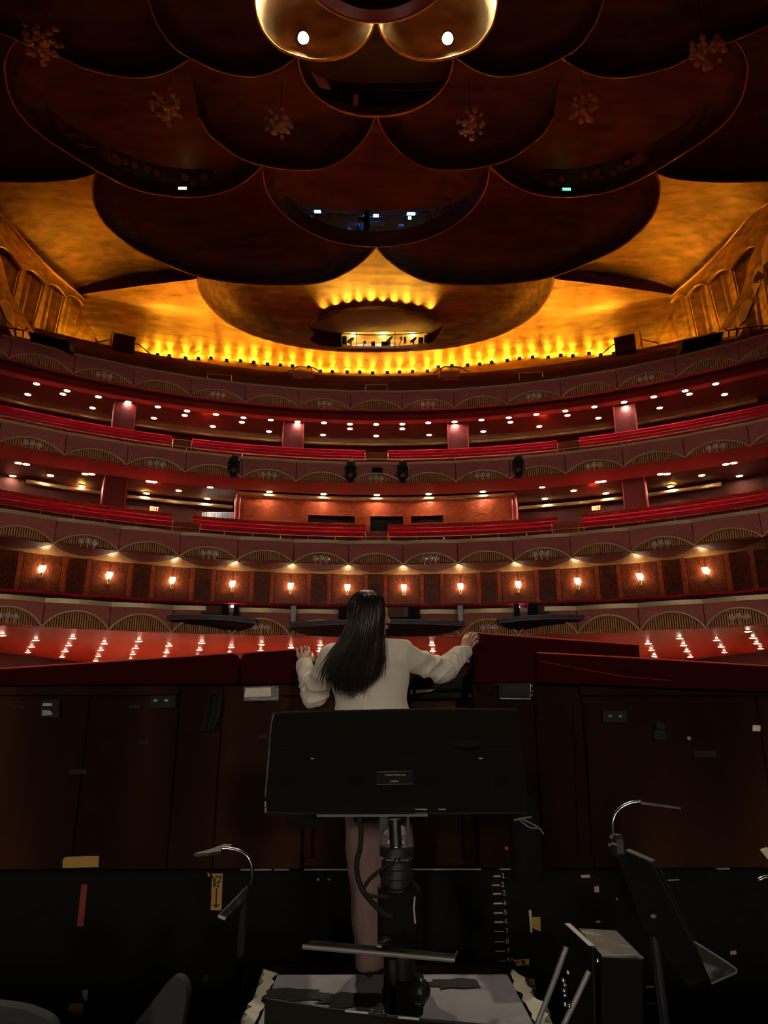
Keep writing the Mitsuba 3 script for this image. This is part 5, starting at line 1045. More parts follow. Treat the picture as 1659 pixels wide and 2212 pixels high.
# ------------------------------------------------------------------ podium
PH = -1.08
pod_ = thing('podium', 'conductor podium covered with worn grey paper and torn cream tape', 'podium')
def pp(x, y, z=0.0): p = U(x, y, H=PH+z); return p
tl, tr = pp(585, 2104), pp(1108, 2100); cx0 = (tl[0]+tr[0])/2; wd = tr[0]-tl[0]; yfar = (tl[1]+tr[1])/2
put(pod_, 'platform', box((cx0, yfar-.62, (Z0+PH)/2-.01), (wd+.06, 1.26, Z0+PH-.02), bevel=.01), 'black_soft')
put(pod_, 'back_lip', box((cx0, yfar+.035, Z0+PH+.005), (wd+.04, .05, .05), bevel=.008), 'pit_wood')
put(pod_, 'top_paper', box((cx0, yfar-.62, Z0+PH-.008), (wd-.06, 1.22, .012)), 'paper_grey')
def torn(x, sgn, n, seed):
    g = np.random.default_rng(seed); y = np.linspace(yfar-1.2, yfar+.0, n)
    a = np.column_stack([x+g.normal(size=n)*.006, y, np.full(n, Z0+PH+.001)]); b = np.column_stack([x+sgn*(.045+g.normal(size=n)*.012), y, np.full(n, Z0+PH+.012)+g.uniform(0, .008, n)])
    c = b+np.column_stack([sgn*(.012+g.uniform(0, .01, n)), 0*y, -.03-g.uniform(0, .02, n)])
    return thicken(grid(np.array([a, b, c])), (0, 0, -.003))
put(pod_, 'torn_tape', torn(cx0-wd/2+.02, -1, 34, 1), 'paper_cream', label='torn cream tape edge'); put(pod_, 'torn_tape', torn(cx0+wd/2-.02, 1, 34, 2), 'paper_cream', label='torn cream tape edge')
g = np.random.default_rng(5)
for (x, y), r in (((640, 2150), 52), ((760, 2160), 58), ((985, 2125), 40)):
    a = np.linspace(0, 2*np.pi, 22)[:-1]; rr = r*(.7+.5*g.random(21)); q = [pp(x+math.cos(t)*s*1.5, y+math.sin(t)*s*.28, .001+.001*(x > 700)) for t, s in zip(a, rr)]
    put(pod_, 'shadow_patch', prism(q, (0, 0, .0015)), 'black_soft', label='dark patch painted in as a cast shadow')  # shadows of desk and woman painted as dark shapes on the paper
# ------------------------------------------------------------------ conductor's desk
desk = thing('conductor_desk', 'large black conductor desk seen from behind on a central lifting column', 'music desk')
def DY(y): return 2.34+(y-1536)/220*.15
def D3(x, y, o=0.0): return W(x, y, DY(y)+o)
lp = [(592, 1541), (700, 1537), (850, 1534), (1000, 1532.5), (1117, 1533), (1123, 1560), (1131, 1640), (1137, 1700), (1138, 1756), (850, 1758), (575, 1756), (573, 1720), (580, 1640), (587, 1560)]
put(desk, 'back_panel', prism([D3(x, y) for x, y in lp], (0, .03, .004)), 'desk_black')
yc_ = lambda x: 1622+3*math.sin(x/60)+(5 if x < 900 else 0)*math.sin((x-640)/260*math.pi)*(640 < x < 900)-(x > 930)*(x-930)*.05
up_ = [(594, 1543), (850, 1536), (1115, 1535), (1121, 1560), (1128, 1612)]+[(x, yc_(x)) for x in np.linspace(1100, 600, 26)]+[(582, 1622), (588, 1560)]
put(desk, 'upper_flap', prism([D3(x, y, -.012) for x, y in up_], (0, .01, 0)), 'desk_black', label='loose upper flap with a wavy edge')
put(desk, 'top_edge', tube([D3(x, y, -.005) for x, y in lp[:5]], .0035, 6), 'black_metal'); put(desk, 'bottom_edge', tube([D3(575, 1756, -.004), D3(850, 1758, -.004), D3(1138, 1756, -.004)], .004, 6), 'black_metal')
put(desk, 'side_edge', tube([D3(592, 1541, -.003), D3(587, 1560, -.003), D3(580, 1640, -.003), D3(573, 1720, -.003)], .0025, 5), 'edge_grey', label='worn left edge')
for x, y, l in ((675, 1638.5, 8), (1038, 1638, 8)): put(desk, 'clip', tube([D3(x-l/2, y-1, -.012), D3(x, y+1, -.014), D3(x+l/2, y-1, -.012)], .002, 5), 'edge_grey')
for x, y, w in ((910, 1748, 26), (955, 1748, 16), (700, 1757, 40), (975, 1757, 22)): put(desk, 'scuff', tube([D3(x-w/2, y, -.003), D3(x+w/2, y+.6, -.003)], .0015, 5), 'tape_pale', label='pale scuff')
for x, y in ((573, 1737), (573.5, 1750)): put(desk, 'chip', tube([D3(x, y-5, -.004), D3(x+.5, y+5, -.004)], .003, 5), 'tape_pale')
for x in (620, 768, 925, 1085): put(desk, 'hinge_plate', prism([D3(a, b, -.006) for a, b in ((x-14, 1676), (x+14, 1676), (x+16, 1698), (x-16, 1698))], (0, .006, 0)), 'black_paint')
put(desk, 'bulge', lathe([(0, .012), (.03, .008), (.045, 0), (0, 0)], n=12).apply_scale((1.3, .4, 1)).apply_transform(trimesh.transformations.rotation_matrix(math.pi/2, [1, 0, 0])).apply_translation(D3(1010, 1606, -.014)), 'desk_black')
npl = put(desk, 'name_plate', prism([D3(x, y, -.008) for x, y in ((813, 1668), (891, 1666), (893, 1694), (813, 1695))], (0, .006, 0)), 'black_metal', label='small framed plate with two lines of faded gilt lettering')
for y, xs in ((1674, np.arange(832, 874, 3.2)), (1687.5, np.arange(844, 863, 3.2))):
    put(npl, 'lettering', cat([box(D3(x, y, -.0095), (.0028, .001, .0035+.001*math.sin(x))) for x in xs]), 'plate_text', kind='stuff')
put(npl, 'border', cat([tube([D3(813, 1667.5, -.01), D3(891, 1665.5, -.01)], .001, 4), tube([D3(813, 1695, -.01), D3(893, 1693.5, -.01)], .001, 4)]), 'edge_grey')
put(desk, 'under_rail', PQ([(684, 1759.5, 2.42), (924, 1758.5, 2.42), (924, 1764, 2.42), (684, 1765, 2.42)], (0, .05, 0)), 'chrome', label='shiny metal strip')
put(desk, 'under_box', PQ([(618, 1760, 2.52), (700, 1760, 2.52), (700, 1790, 2.52), (620, 1792, 2.52)], (0, .08, 0)), 'black_paint')
CYD = 2.50
def cc(x, y, o=0.): return W(x, y, CYD+o)
put(desk, 'bracket', cat([PQ([(820, 1766, CYD), (838, 1766, CYD), (838, 1790, CYD), (820, 1790, CYD)], (0, .05, 0)), PQ([(878, 1766, CYD), (884, 1766, CYD), (884, 1842, CYD), (880, 1842, CYD)], (0, .03, 0)), PQ([(820, 1766, CYD), (824, 1766, CYD), (826, 1850, CYD), (820, 1850, CYD)], (0, .03, 0))]), 'black_metal')
put(desk, 'bracket_plate', cat([prism([cc(x, y, .03) for x, y in ((838, 1788), (848, 1786), (868, 1786), (874, 1790), (878, 1801), (866, 1806), (840, 1806), (829, 1801))], (0, .02, 0))]), 'tape_pale')
put(desk, 'gauge_plate', PQ([(838, 1817, CYD+.03), (876, 1816, CYD+.03), (876, 1826, CYD+.03), (838, 1829, CYD+.03)], (0, .01, 0)), 'steel_blue')
put(desk, 'chrome_post', cyl(cc(852, 1770, -.02), cc(858, 1872, -.02), .020, 20), 'chrome', 30)
sp = [cc(855+.4*i/40, 1872+48*i/140, -.02)+np.array([.014*math.cos(i*.9), .014*math.sin(i*.9), 0]) for i in range(140)]
put(desk, 'spring', tube(sp, .0025, 5), 'edge_grey', True); put(desk, 'screw_rod', cyl(cc(855, 1868), cc(857, 1935), .010, 10), 'black_metal')
for y, r in ((1838, .05), (1868, .045), (1885, .05), (1904, .047), (1926, .055)): put(desk, 'collar', lathe([(0, -.016), (r, -.016), (r+.004, -.012), (r+.004, .012), (r, .016), (0, .016)], cc(857, y), 22), 'black_metal', 30)
put(desk, 'inner_column', cyl(cc(857, 1832), cc(858, 2080), .034, 20), 'black_metal', 30)
for x in (842, 874): put(desk, 'bolt', box(cc(x, 1857, -.06), (.025, .02, .006)), 'chrome')
put(desk, 'motor_housing', box((cc(862, 1965)+cc(862, 2000))/2, (.135, .12, .20), bevel=.02), 'black_paint'); put(desk, 'housing_edge', tube([cc(896, 1936, -.06), cc(894, 1962, -.06), cc(897, 1995, -.06)], .003, 5), 'tape_pale')
put(desk, 'cross_plate', PQ([(822, 1993, CYD-.03), (897, 1992, CYD-.03), (897, 2005, CYD-.03), (822, 2006, CYD-.03)], (0, .06, 0)), 'tape_yellow')
zf = .0
put(desk, 'lower_column', tube([cc(862, 2004), np.array([cc(862, 2004)[0], CYD, .10])], .048, 24), 'black_metal', 30); put(desk, 'base', lathe([(0, 0), (.30, 0), (.30, .03), (.12, .07), (.07, .12), (.0, .12)], (cc(862, 2004)[0], CYD, 0.0), 32), 'black_metal', 30)
for y, r in ((2125, .062), (2150, .066), (2170, .06)): put(desk, 'collar', lathe([(0, -.02), (r, -.02), (r, .02), (0, .02)], cc(872, y), 22), 'black_paint', 30)
put(desk, 'clamp_lever', cat([tube([cc(890, 2150, -.03), cc(915, 2135, -.05)], .012, 8), trimesh.creation.icosphere(2, .035).apply_translation(cc(905, 2140, -.04)), cyl(cc(895, 2163, -.05), cc(908, 2168, -.05), .012)]), 'black_metal')
solo('cable', tube(smooth_curve([W(x, y, 2.44) for x, y in ((776, 1760), (780, 1790), (778, 1830), (771, 1860), (772, 1890), (782, 1920), (800, 1945), (828, 1972), (850, 1980))], 8), .0085, 10), 'black_soft', 'thick black cable hanging from the conductor desk in a curve', 'cable', True)
solo('cable', tube(smooth_curve([W(x, y, 2.44) for x, y in ((784, 1922), (796, 1902), (815, 1885), (838, 1868), (850, 1864))], 8), .006, 8), 'black_soft', 'thin black cable running up to the chrome post of the desk', 'cable', True)
solo('cable', tube(smooth_curve([W(x, y, 2.44) for x, y in ((786, 1930), (800, 1934), (820, 1937), (840, 1936))], 8), .006, 8), 'black_soft', 'short thin black cable running to the middle of the desk column', 'cable', True)
# bag hanging at the right end of the desk
bagm = lathe([(0, -.13), (.045, -.13), (.055, -.11), (.052, .05), (.036, .12), (.015, .14), (0, .14)], n=18); bagm.vertices = bagm.vertices*[1, .6, 1]+W(1136, 1812, 2.55)
bag = thing('black_bag', 'black cloth bag tied at the right end of the conductor desk', 'bag'); put(bag, 'body', bagm, 'black_paint', 40)
for l in ([(1110, 1772), (1125, 1768), (1148, 1765)], [(1125, 1768), (1150, 1780), (1166, 1790), (1174, 1802)], [(1120, 1770), (1142, 1786), (1160, 1790)]): put(bag, 'strap', tube(smooth_curve([W(x, y, 2.5) for x, y in l], 6), .003, 6), 'edge_grey')
k = thing('red_lamp', 'tiny red indicator lamp beside the black bag', 'lamp'); put(k, 'bulb', trimesh.creation.icosphere(1, .006).apply_translation(W(1094, 1833, 2.6)), 'tape_red', emit=np.array((.10, .004, .002))*KL, w=.1)
# ------------------------------------------------------------------ music stands, lamps, chairs
st = thing('flat_music_stand', 'music stand with its black desk laid flat, in front of the conductor column', 'music stand')
SY = 2.05
a, b, c, d = W(653, 2045, SY), W(980, 2074, SY+.02), W(987, 2057, SY+.17), W(672, 2033, SY+.17)
put(st, 'desk', prism([a, b, c, d], (0, 0, -.006)), 'black_metal'); put(st, 'front_lip', tube([a, b], .006, 8), 'edge_grey', label='shiny front lip'); put(st, 'end_lip', tube([b, c], .004, 6), 'edge_grey')
put(st, 'knob', cat([cyl(W(824, 2040, SY+.12), W(838, 2033, SY+.16), .010, 10), trimesh.creation.icosphere(1, .013).apply_translation(W(832, 2034, SY+.15))]), 'black_metal'); put(st, 'sticker', PQ([(813, 2042, SY+.08), (824, 2043, SY+.08), (824, 2047, SY+.05), (814, 2046, SY+.05)], (0, 0, .002)), 'card')
pc = (a+b+c+d)/4+[.03, 0, -.02]; put(st, 'pole', tube([pc, [pc[0], pc[1], .09]], .014, 12), 'black_metal', 30); put(st, 'base', lathe([(0, 0), (.19, 0), (.19, .012), (.06, .04), (.02, .09), (0, .09)], (pc[0], pc[1], 0), 28), 'black_metal', 30)
st = thing('near_music_stand', 'black music stand desk in front, its top edge slanting at the bottom of the picture', 'music stand')
q = [W(573, 2160, 1.62), W(700, 2180, 1.62), W(850, 2197, 1.62), W(1112, 2222, 1.62), W(1118, 2420, 1.50), W(560, 2420, 1.50)]
put(st, 'desk', prism(q, (0, .006, 0)), 'desk_black'); put(st, 'top_edge', tube(q[:4], .0035, 6), 'black_metal')
for x, y in ((804, 2172), (829, 2175)): put(st, 'rivet', trimesh.creation.icosphere(1, .005).apply_translation(W(x, y+14, 1.612)), 'chrome')
put(st, 'scuff', tube([W(745, 2184, 1.612), W(795, 2189, 1.612)], .0018, 5), 'tape_pale'); put(st, 'scuff', tube([W(860, 2198, 1.612), W(905, 2202, 1.612)], .0018, 5), 'tape_pale')
pc = (q[4]+q[5])/2; put(st, 'pole', tube([pc+[0, .03, .1], [pc[0], pc[1]+.03, .06]], .014, 12), 'black_metal', 30); put(st, 'base', lathe([(0, 0), (.19, 0), (.19, .012), (.02, .06), (0, .06)], (pc[0], pc[1]+.03, 0), 24), 'black_metal', 30)
# tall stand on the right with lamp
st = thing('tall_music_stand', 'tall black music stand seen edge on at the right, its lip turned up', 'music stand')
Y1 = 2.3
put(st, 'desk', prism([W(1330, 1838, Y1+.10), W(1352, 1838, Y1+.06), W(1420, 1864, Y1), W(1446, 1922, Y1), (W(1499, 2034, Y1)), W(1536, 2123, Y1-.05), W(1500, 2126, Y1+.1), W(1400, 2000, Y1+.16)], (-.006, .004, 0)), 'black_soft')
put(st, 'top_fold', prism([W(1350, 1840, Y1+.05), W(1360, 1836, Y1+.08), W(1416, 1860, Y1+.02), W(1409, 1866, Y1-.01)], (0, 0, .004)), 'scuffed')
put(st, 'lip', prism([W(1499, 2034, Y1), W(1593, 2096, Y1-.02), W(1537, 2124, Y1-.05)], (0, .004, .002)), 'scuffed'); put(st, 'lip_edge', tube([W(1499, 2034, Y1-.004), W(1560, 2072, Y1-.014), W(1590, 2093, Y1-.024), W(1591, 2099, Y1-.026), W(1586, 2103, Y1-.03), W(1537, 2124, Y1-.055)], .003, 6), 'edge_grey')
put(st, 'desk_edge', tube([W(1416, 1862, Y1-.004), W(1421, 1866, Y1-.004), W(1447, 1922, Y1-.004), W(1499, 2034, Y1-.004)], .002, 6), 'black_metal'); put(st, 'clip', trimesh.creation.icosphere(1, .006).apply_scale((1.5, 1, 1)).apply_translation(W(1411, 1979, Y1-.02)), 'edge_grey')
pc = W(1424, 2080, Y1+.15); put(st, 'pole', tube([W(1412, 2020, Y1+.14), [pc[0]+.02, pc[1], .09]], .014, 12), 'black_metal', 30); put(st, 'base', lathe([(0, 0), (.19, 0), (.19, .012), (.06, .04), (.02, .09), (0, .09)], (pc[0]+.02, pc[1], 0), 28), 'black_metal', 30)
def gooseneck(pts, Y, head, hd, lab, clamp=None):
    k = thing('stand_lamp', lab, 'lamp'); put(k, 'neck', tube(smooth_curve([W(x, y, Y) for x, y in pts], 8), .0055, 8), 'chrome', True)
    put(k, 'shade', prism([W(x, y, Y+o) for x, y, o in head], hd), 'scuffed')
    if clamp: put(k, 'clamp', box(W(clamp[0], clamp[1], Y), (.04, .05, .06), bevel=.01), 'black_metal'); put(k, 'clamp_screw', cat([tube([W(clamp[0]-13, clamp[1]-5, Y-.03), W(clamp[0]-2, clamp[1]-1, Y-.03)], .004, 6), tube([W(clamp[0]-20, clamp[1]-2, Y-.03), W(clamp[0]-15, clamp[1], Y-.03)], .004, 6)]), 'edge_grey')
gooseneck([(1332, 1822), (1324, 1795), (1324, 1775), (1332, 1755), (1348, 1741), (1366, 1734), (1384, 1732)], 2.32, [(1356, 1728, .05), (1384, 1731, 0), (1470, 1745, -.02), (1442, 1740, .09)], (0, 0, -.008), 'gooseneck lamp arching over the tall music stand on the right', (1334, 1826))
gooseneck([(542, 1912), (545, 1888), (543, 1868), (534, 1850), (518, 1839), (498, 1834), (478, 1833)], 2.30, [(419, 1846, -.02), (450, 1845, -.02), (478, 1834, .0), (502, 1823, .08), (484, 1824, .09), (455, 1833, .03)], (0, 0, -.008), 'gooseneck lamp on the left pointing to the left, shiny neck', None)
st = thing('small_music_stand', 'narrow music stand seen edge on below the left gooseneck lamp', 'music stand')
put(st, 'desk', PQ([(535, 1913, 2.35), (527, 1944, 2.33), (487, 1985, 2.25), (471, 1979, 2.25)], (.004, .01, 0)), 'scuffed'); put(st, 'lip', tube([W(471, 1979, 2.245), W(487, 1985, 2.245)], .004, 6), 'tape_pale'); put(st, 'desk_edge', tube([W(535, 1914, 2.345), W(471, 1979, 2.245)], .002, 5), 'edge_grey')
pc = W(520, 1960, 2.36); put(st, 'pole', tube([W(528, 1925, 2.36), [pc[0], pc[1], .09]], .012, 10), 'black_soft', 30); put(st, 'base', lathe([(0, 0), (.19, 0), (.19, .012), (.02, .09), (0, .09)], (pc[0], pc[1], 0), 24), 'black_soft', 30)
# folded stand / desk in the right foreground
st = thing('open_music_stand', 'open black music stand with a scratched flat top in the right foreground', 'music stand')
Y2 = 1.75
put(st, 'top_plate', prism([W(1250, 2005, Y2+.16), W(1331, 2010, Y2+.18), W(1388, 2066, Y2+.02), W(1299, 2063, Y2)], (0, 0, -.006)), 'scuffed', label='scratched flat top'); put(st, 'top_edge', tube([W(1299, 2064, Y2-.003), W(1340, 2066, Y2-.002), W(1370, 2064, Y2+.005), W(1388, 2069, Y2+.012)], .003, 6), 'edge_grey')
put(st, 'side_bar', prism([W(1221, 1996, Y2+.12), W(1233, 1996, Y2+.12), W(1285, 2043, Y2), W(1272, 2043, Y2)], (0, .008, 0)), 'edge_grey'); put(st, 'front_panel', PQ([(1300, 2066, Y2+.01), (1388, 2070, Y2+.02), (1394, 2300, Y2), (1296, 2300, Y2)], (0, .01, 0)), 'black_paint')
put(st, 'side_panel', prism([W(1222, 1999, Y2+.13), W(1272, 2045, Y2+.02), W(1300, 2068, Y2+.03), W(1296, 2300, Y2+.02), W(1212, 2300, Y2+.14), W(1222, 2120, Y2+.15)], (.006, .004, 0)), 'black_soft')
for l in ([(1223, 2046), (1196, 2120), (1150, 2240)], [(1272, 2098), (1248, 2150), (1205, 2240)]): put(st, 'strut', tube([W(x, y, Y2+.0) for x, y in l], .006, 8), 'edge_grey')
for x, y in ((1227, 2101), (1217, 2118), (1220, 2128), (1219, 2140), (1220, 2150), (1221, 2171), (1230, 2174), (1291, 2076)): put(st, 'rivet', trimesh.creation.icosphere(1, .0045).apply_translation(W(x, y, Y2-.01)), 'chrome')
pc = (W(1296, 2300, Y2+.02)+W(1394, 2300, Y2))/2; put(st, 'pole', tube([pc+[0, .05, .1], [pc[0], pc[1]+.05, .06]], .014, 10), 'black_metal', 30); put(st, 'base', lathe([(0, 0), (.19, 0), (.19, .012), (.02, .06), (0, .06)], (pc[0], pc[1]+.05, 0), 24), 'black_metal', 30)
# right edge
solo('paper', PQ([(1640, 1833, 2.2), (1655, 1828, 2.2), (1700, 1870, 2.15), (1690, 1900, 2.15)], (0, .004, 0)), 'card', 'corner of a pale sheet sticking in at the right edge', 'paper')
solo('lamp_arm', tube(smooth_curve([W(x, y, 2.2) for x, y in ((1638, 1902), (1648, 1897), (1662, 1895), (1690, 1900))], 5), .006, 8), 'chrome', 'short bent metal arm sticking in at the right edge', 'lamp arm', True)
# chairs at the lower left
def chair_back(outline, Y, lab, dirn):
    k = thing('pit_chair', lab, 'chair'); P = [W(x, y, Y+o) for x, y, o in outline]
    m = prism(P, dirn); put(k, 'backrest', m, 'chair_grey', 30); c = np.mean(P, 0); cy = c[1]-.18
    put(k, 'seat', box((c[0], cy, .45), (.44, .42, .05), bevel=.02), 'chair_grey'); put(k, 'frame', cat([tube([[c[0]+s*.2, c[1], max(c[2]-.2, .5)], [c[0]+s*.2, c[1]-.02, .44]], .012, 8) for s in (-1, 1)]), 'black_metal')
    for sx in (-1, 1):
        for sy in (-1, 1): put(k, 'leg', tube([[c[0]+sx*.18, cy+sy*.17, .44], [c[0]+sx*.2, cy+sy*.19, 0.0]], .012, 8), 'black_metal')
    return k
o1 = smooth_curve(np.array([(-150, 2250), (-110, 2190), (-40, 2172), (20, 2175), (70, 2186), (115, 2210), (125, 2260)], float), 6)
chair_back([(x, y, 0) for x, y in o1]+[(110, 2420, -.02), (-140, 2420, -.02)], 1.6, 'rounded grey chair back in the bottom left corner', (0, .03, 0))
o2 = smooth_curve(np.array([(270, 2236), (312, 2185), (350, 2136), (368, 2115), (382, 2111), (398, 2122), (404, 2150), (398, 2190), (392, 2236)], float), 6)
chair_back([(x, y, 0) for x, y in o2]+[(380, 2420, -.03), (240, 2420, -.03)], 1.95, 'grey chair back seen from the side, leaning at the lower left', (.004, .03, 0))
# ------------------------------------------------------------------ the woman on the podium, seen from behind
wm = thing('person', 'woman with long dark hair and a white blazer, arms spread to the two velvet rails', 'person')
# --- head: local frame x = her right-to-left, y = face direction, z = up
HC = W(797, 1327, 3.53); FA = math.radians(20)
fy = np.array([math.cos(FA), math.sin(FA), 0.0]); fz = np.array([0, 0, 1.0]); fx = np.cross(fy, fz)
HR = np.stack([fx, fy, fz]); HS = .93
def loc(p): return (p-HC)@HR.T/HS
def world(q): return HC+np.asarray(q, float)*HS@HR
def head_sdf(p):
    q = loc(p); d = ell(q, (0, -.008, .028), (.073, .096, .092))
    d = smin(d, ell(q, (0, .030, -.035), (.060, .062, .085)), .03)
    d = smin(d, ell(q, (0, .074, -.098), (.024, .020, .020)), .025)
    for s in (-1, 1):
        d = smin(d, ell(q, (s*.042, .062, -.030), (.022, .022, .022)), .02)
        d = -smin(-d, ell(q, (s*.031, .098, .006), (.017, .014, .011)), .01)
        d = smin(d, ell(q, (s*.031, .083, .005), (.0125, .0125, .0125)), .003)
        d = smin(d, ell(q, (s*.074, -.006, -.008), (.010, .020, .030)), .008)
    d = smin(d, ell(q, (0, .086, .026), (.050, .014, .010)), .014)
    n1, _ = rcone(q, (0, .090, .008), (0, .112, -.028), .007, .0125); d = smin(d, n1, .012)
    d = smin(d, ell(q, (0, .099, -.058), (.022, .009, .0065)), .006); d = smin(d, ell(q, (0, .097, -.069), (.019, .009, .007)), .006)
    n2, _ = rcone(q, (0, -.022, -.05), (0, -.045, -.21), .050, .056); return smin(d, n2, .03)*HS
head = surfnet(head_sdf, HC-[.16, .16, .25], HC+[.16, .16, .15], .0055)
# --- joints
J = dict(nk=W(806, 1400, 3.62), sl=W(716, 1420, 3.66), sr=W(866, 1414, 3.66), el=W(679, 1503, 3.80), er=W(956, 1451, 3.82), wl=W(657, 1438, 3.985), wr=W(1001, 1405, 3.985), ch=W(798, 1450, 3.66), wa=W(805, 1540, 3.66), hp=W(812, 1655, 3.66))
FZ = Z0+PH+.03
kl, kr = W(789, 1830, 3.64), W(850, 1830, 3.66); al, ar_ = np.array([W(797, 2085, 3.62)[0], 3.64, FZ+.07]), np.array([W(846, 2085, 3.66)[0], 3.68, FZ+.07])
hl, hr = W(786, 1690, 3.66), W(848, 1690, 3.66)
def body_sdf(p):
    d, _ = rcone(p, J['nk'], J['ch'], .06, .10); d = smin(d, ell(p, J['ch'], (.155, .095, .17)), .05); d = smin(d, ell(p, J['wa'], (.135, .09, .17)), .05); d = smin(d, ell(p, J['hp'], (.165, .11, .13)), .05)
    for a, b, ra, rb in (('sl', 'el', .042, .036), ('sr', 'er', .042, .036), ('el', 'wl', .036, .024), ('er', 'wr', .036, .024)): d = smin(d, rcone(p, J[a], J[b], ra, rb)[0], .02)
    d = smin(d, rcone(p, J['sl'], J['sr'], .045, .045)[0], .03)
    for h, k, a in ((hl, kl, al), (hr, kr, ar_)):
        d = smin(d, rcone(p, h, k, .075, .052)[0], .03); d = smin(d, rcone(p, k, a, .050, .036)[0], .02); d = smin(d, rcone(p, a, a+[.01, .11, -.06], .035, .03)[0], .02)
    return d
body = surfnet(body_sdf, (J['wl'][0]-.08, 3.45, Z0+PH-.02), (J['wr'][0]+.08, 4.06, J['nk'][2]+.08), .016)
def hand_mesh(wr, knk, chains, thumb, el, rp=.0135):
    """Palm from the wrist to the four knuckles, fingers as chains of joints, thumb from the side of the palm."""
    pc = np.mean(knk, axis=0)
    def sdf(p):
        d, _ = rcone(p, wr, wr*.45+pc*.55, .021, .020)
        for k in knk: d = smin(d, rcone(p, wr*.75+k*.25, k, rp+.001, rp-.003)[0], .012)
        d = smin(d, rcone(p, wr+(np.asarray(el)-wr)*.35, wr, .026, .0215)[0], .012)
        d = smin(d, rcone(p, thumb[0], thumb[1], .0135, .0105)[0], .012); d = smin(d, rcone(p, thumb[1], thumb[2], .0100, .0072)[0], .004)
        for c in chains:
            r = (.0086, .0077, .0070, .0058); f = None
            for i in range(3):
                e, _ = rcone(p, c[i], c[i+1], r[i], r[i+1]); f = e if f is None else smin(f, e, .003)
            d = smin(d, f, .0022)
        return d
    al_ = np.vstack([wr[None], np.array(knk), np.vstack(chains), np.array(thumb), (wr+(np.asarray(el)-wr)*.35)[None]])
    return surfnet(sdf, al_.min(0)-.032, al_.max(0)+.032, .0030, 2)
def WJ(l): return [W(*a) for a in l]
LK = WJ([(668.5, 1411, 4.035), (660, 1409, 4.035), (651.5, 1410.5, 4.04), (644, 1415, 4.045)])
LC = [np.array(WJ(c)) for c in ([(668.5, 1411, 4.035), (667, 1400.5, 4.07), (666.5, 1399.5, 4.105), (666.5, 1406, 4.125)], [(660, 1409, 4.035), (659, 1397.5, 4.07), (658.5, 1397.5, 4.11), (658.5, 1405, 4.13)],
      [(651.5, 1410.5, 4.04), (650, 1398, 4.07), (649.5, 1398.5, 4.108), (649.5, 1406, 4.128)], [(644, 1415, 4.045), (641.5, 1403, 4.07), (641, 1401.5, 4.10), (641, 1407, 4.12)])]
hl_m = hand_mesh(J['wl'], LK, LC, WJ([(667, 1430, 4.0), (676, 1421, 4.02), (674, 1411.5, 4.06)]), J['el'])
RK = WJ([(1008, 1380, 4.03), (1012.5, 1385.5, 4.035), (1016, 1391, 4.04), (1018, 1397.5, 4.045)])
RC = [np.array(WJ(c)) for c in ([(1008, 1380, 4.03), (1016, 1369, 4.065), (1022, 1367, 4.10), (1024, 1372, 4.125)], [(1012.5, 1385.5, 4.035), (1022, 1372.5, 4.065), (1028, 1369, 4.10), (1030, 1374, 4.125)],
      [(1016, 1391, 4.04), (1026, 1378, 4.065), (1031.5, 1374, 4.10), (1033.5, 1379, 4.12)], [(1018, 1397.5, 4.045), (1026.5, 1388, 4.065), (1031.5, 1384, 4.09), (1033, 1387, 4.11)])]
hr_m = hand_mesh(J['wr'], RK, RC, WJ([(1001, 1394, 4.0), (1001.5, 1382, 4.02), (1007, 1371.5, 4.055)]), J['er'])
parts = [body, head, hl_m, hr_m]
try:
    import manifold3d as m3
    acc = None
    for q in parts:
        mm = m3.Manifold(m3.Mesh(np.asarray(q.vertices, np.float32), np.asarray(q.faces, np.uint32)))
        if mm.is_empty(): raise ValueError('not closed')
        acc = mm if acc is None else acc+mm
    o = acc.to_mesh(); body_m = M(o.vert_properties[:, :3], o.tri_verts)
except Exception as e:
    body_m = cat(parts)
put(wm, 'body', body_m, 'skin', True, label='skin of the face and hands')
for s in (-1, 1): put(wm, 'eye', trimesh.creation.icosphere(2, .0118).apply_translation(world((s*.031, .0800, .005))), 'eye_white', True); put(wm, 'iris', trimesh.creation.icosphere(2, .0058).apply_translation(world((s*.031, .0872, .005))), 'hair', True)
put(wm, 'lips', cat([trimesh.creation.icosphere(2, 1).apply_scale((.021, .0075, .0055)).apply_translation((0, .1005, z)) for z in (-.058, -.069)]).apply_transform(np.vstack([np.column_stack([HR.T*HS, HC]), [0, 0, 0, 1]])), 'lips', True)
for s in (-1, 1): put(wm, 'eyebrow', tube([world((s*x, .098-x*x*8, .030+.006*math.sin((x-.012)*90))) for x in np.linspace(.014, .048, 8)], [.002, .003, .003, .003, .003, .0025, .002, .001], 6), 'hair', True)
# ring with a big setting on her left hand, nails
rc = (LC[1][0]*.45+LC[1][1]*.55); d1 = LC[1][1]-LC[1][0]; ra_, rb_, _ = frame(d1)
rg = put(wm, 'ring', tube([rc+.0098*(math.cos(t)*ra_+math.sin(t)*rb_) for t in np.linspace(0, 2*np.pi, 22)[:-1]], .0018, 6, closed=True), 'silver', True, label='large silver ring')
gg = np.random.default_rng(3); put(rg, 'setting', cat([trimesh.creation.icosphere(1, .0032).apply_translation(rc+np.array([dx, -.013, dz])) for dx, dz in gg.normal(0, .006, (16, 2))]), 'silver', kind='stuff')
for c in LC+RC: put(wm, 'fingernail', ell_m if False else trimesh.creation.icosphere(1, 1).apply_scale((.0048, .0025, .0058)).apply_translation(c[3]+(c[3]-c[2])/np.linalg.norm(c[3]-c[2])*.002+[0, .004, .002]), 'nail', True)
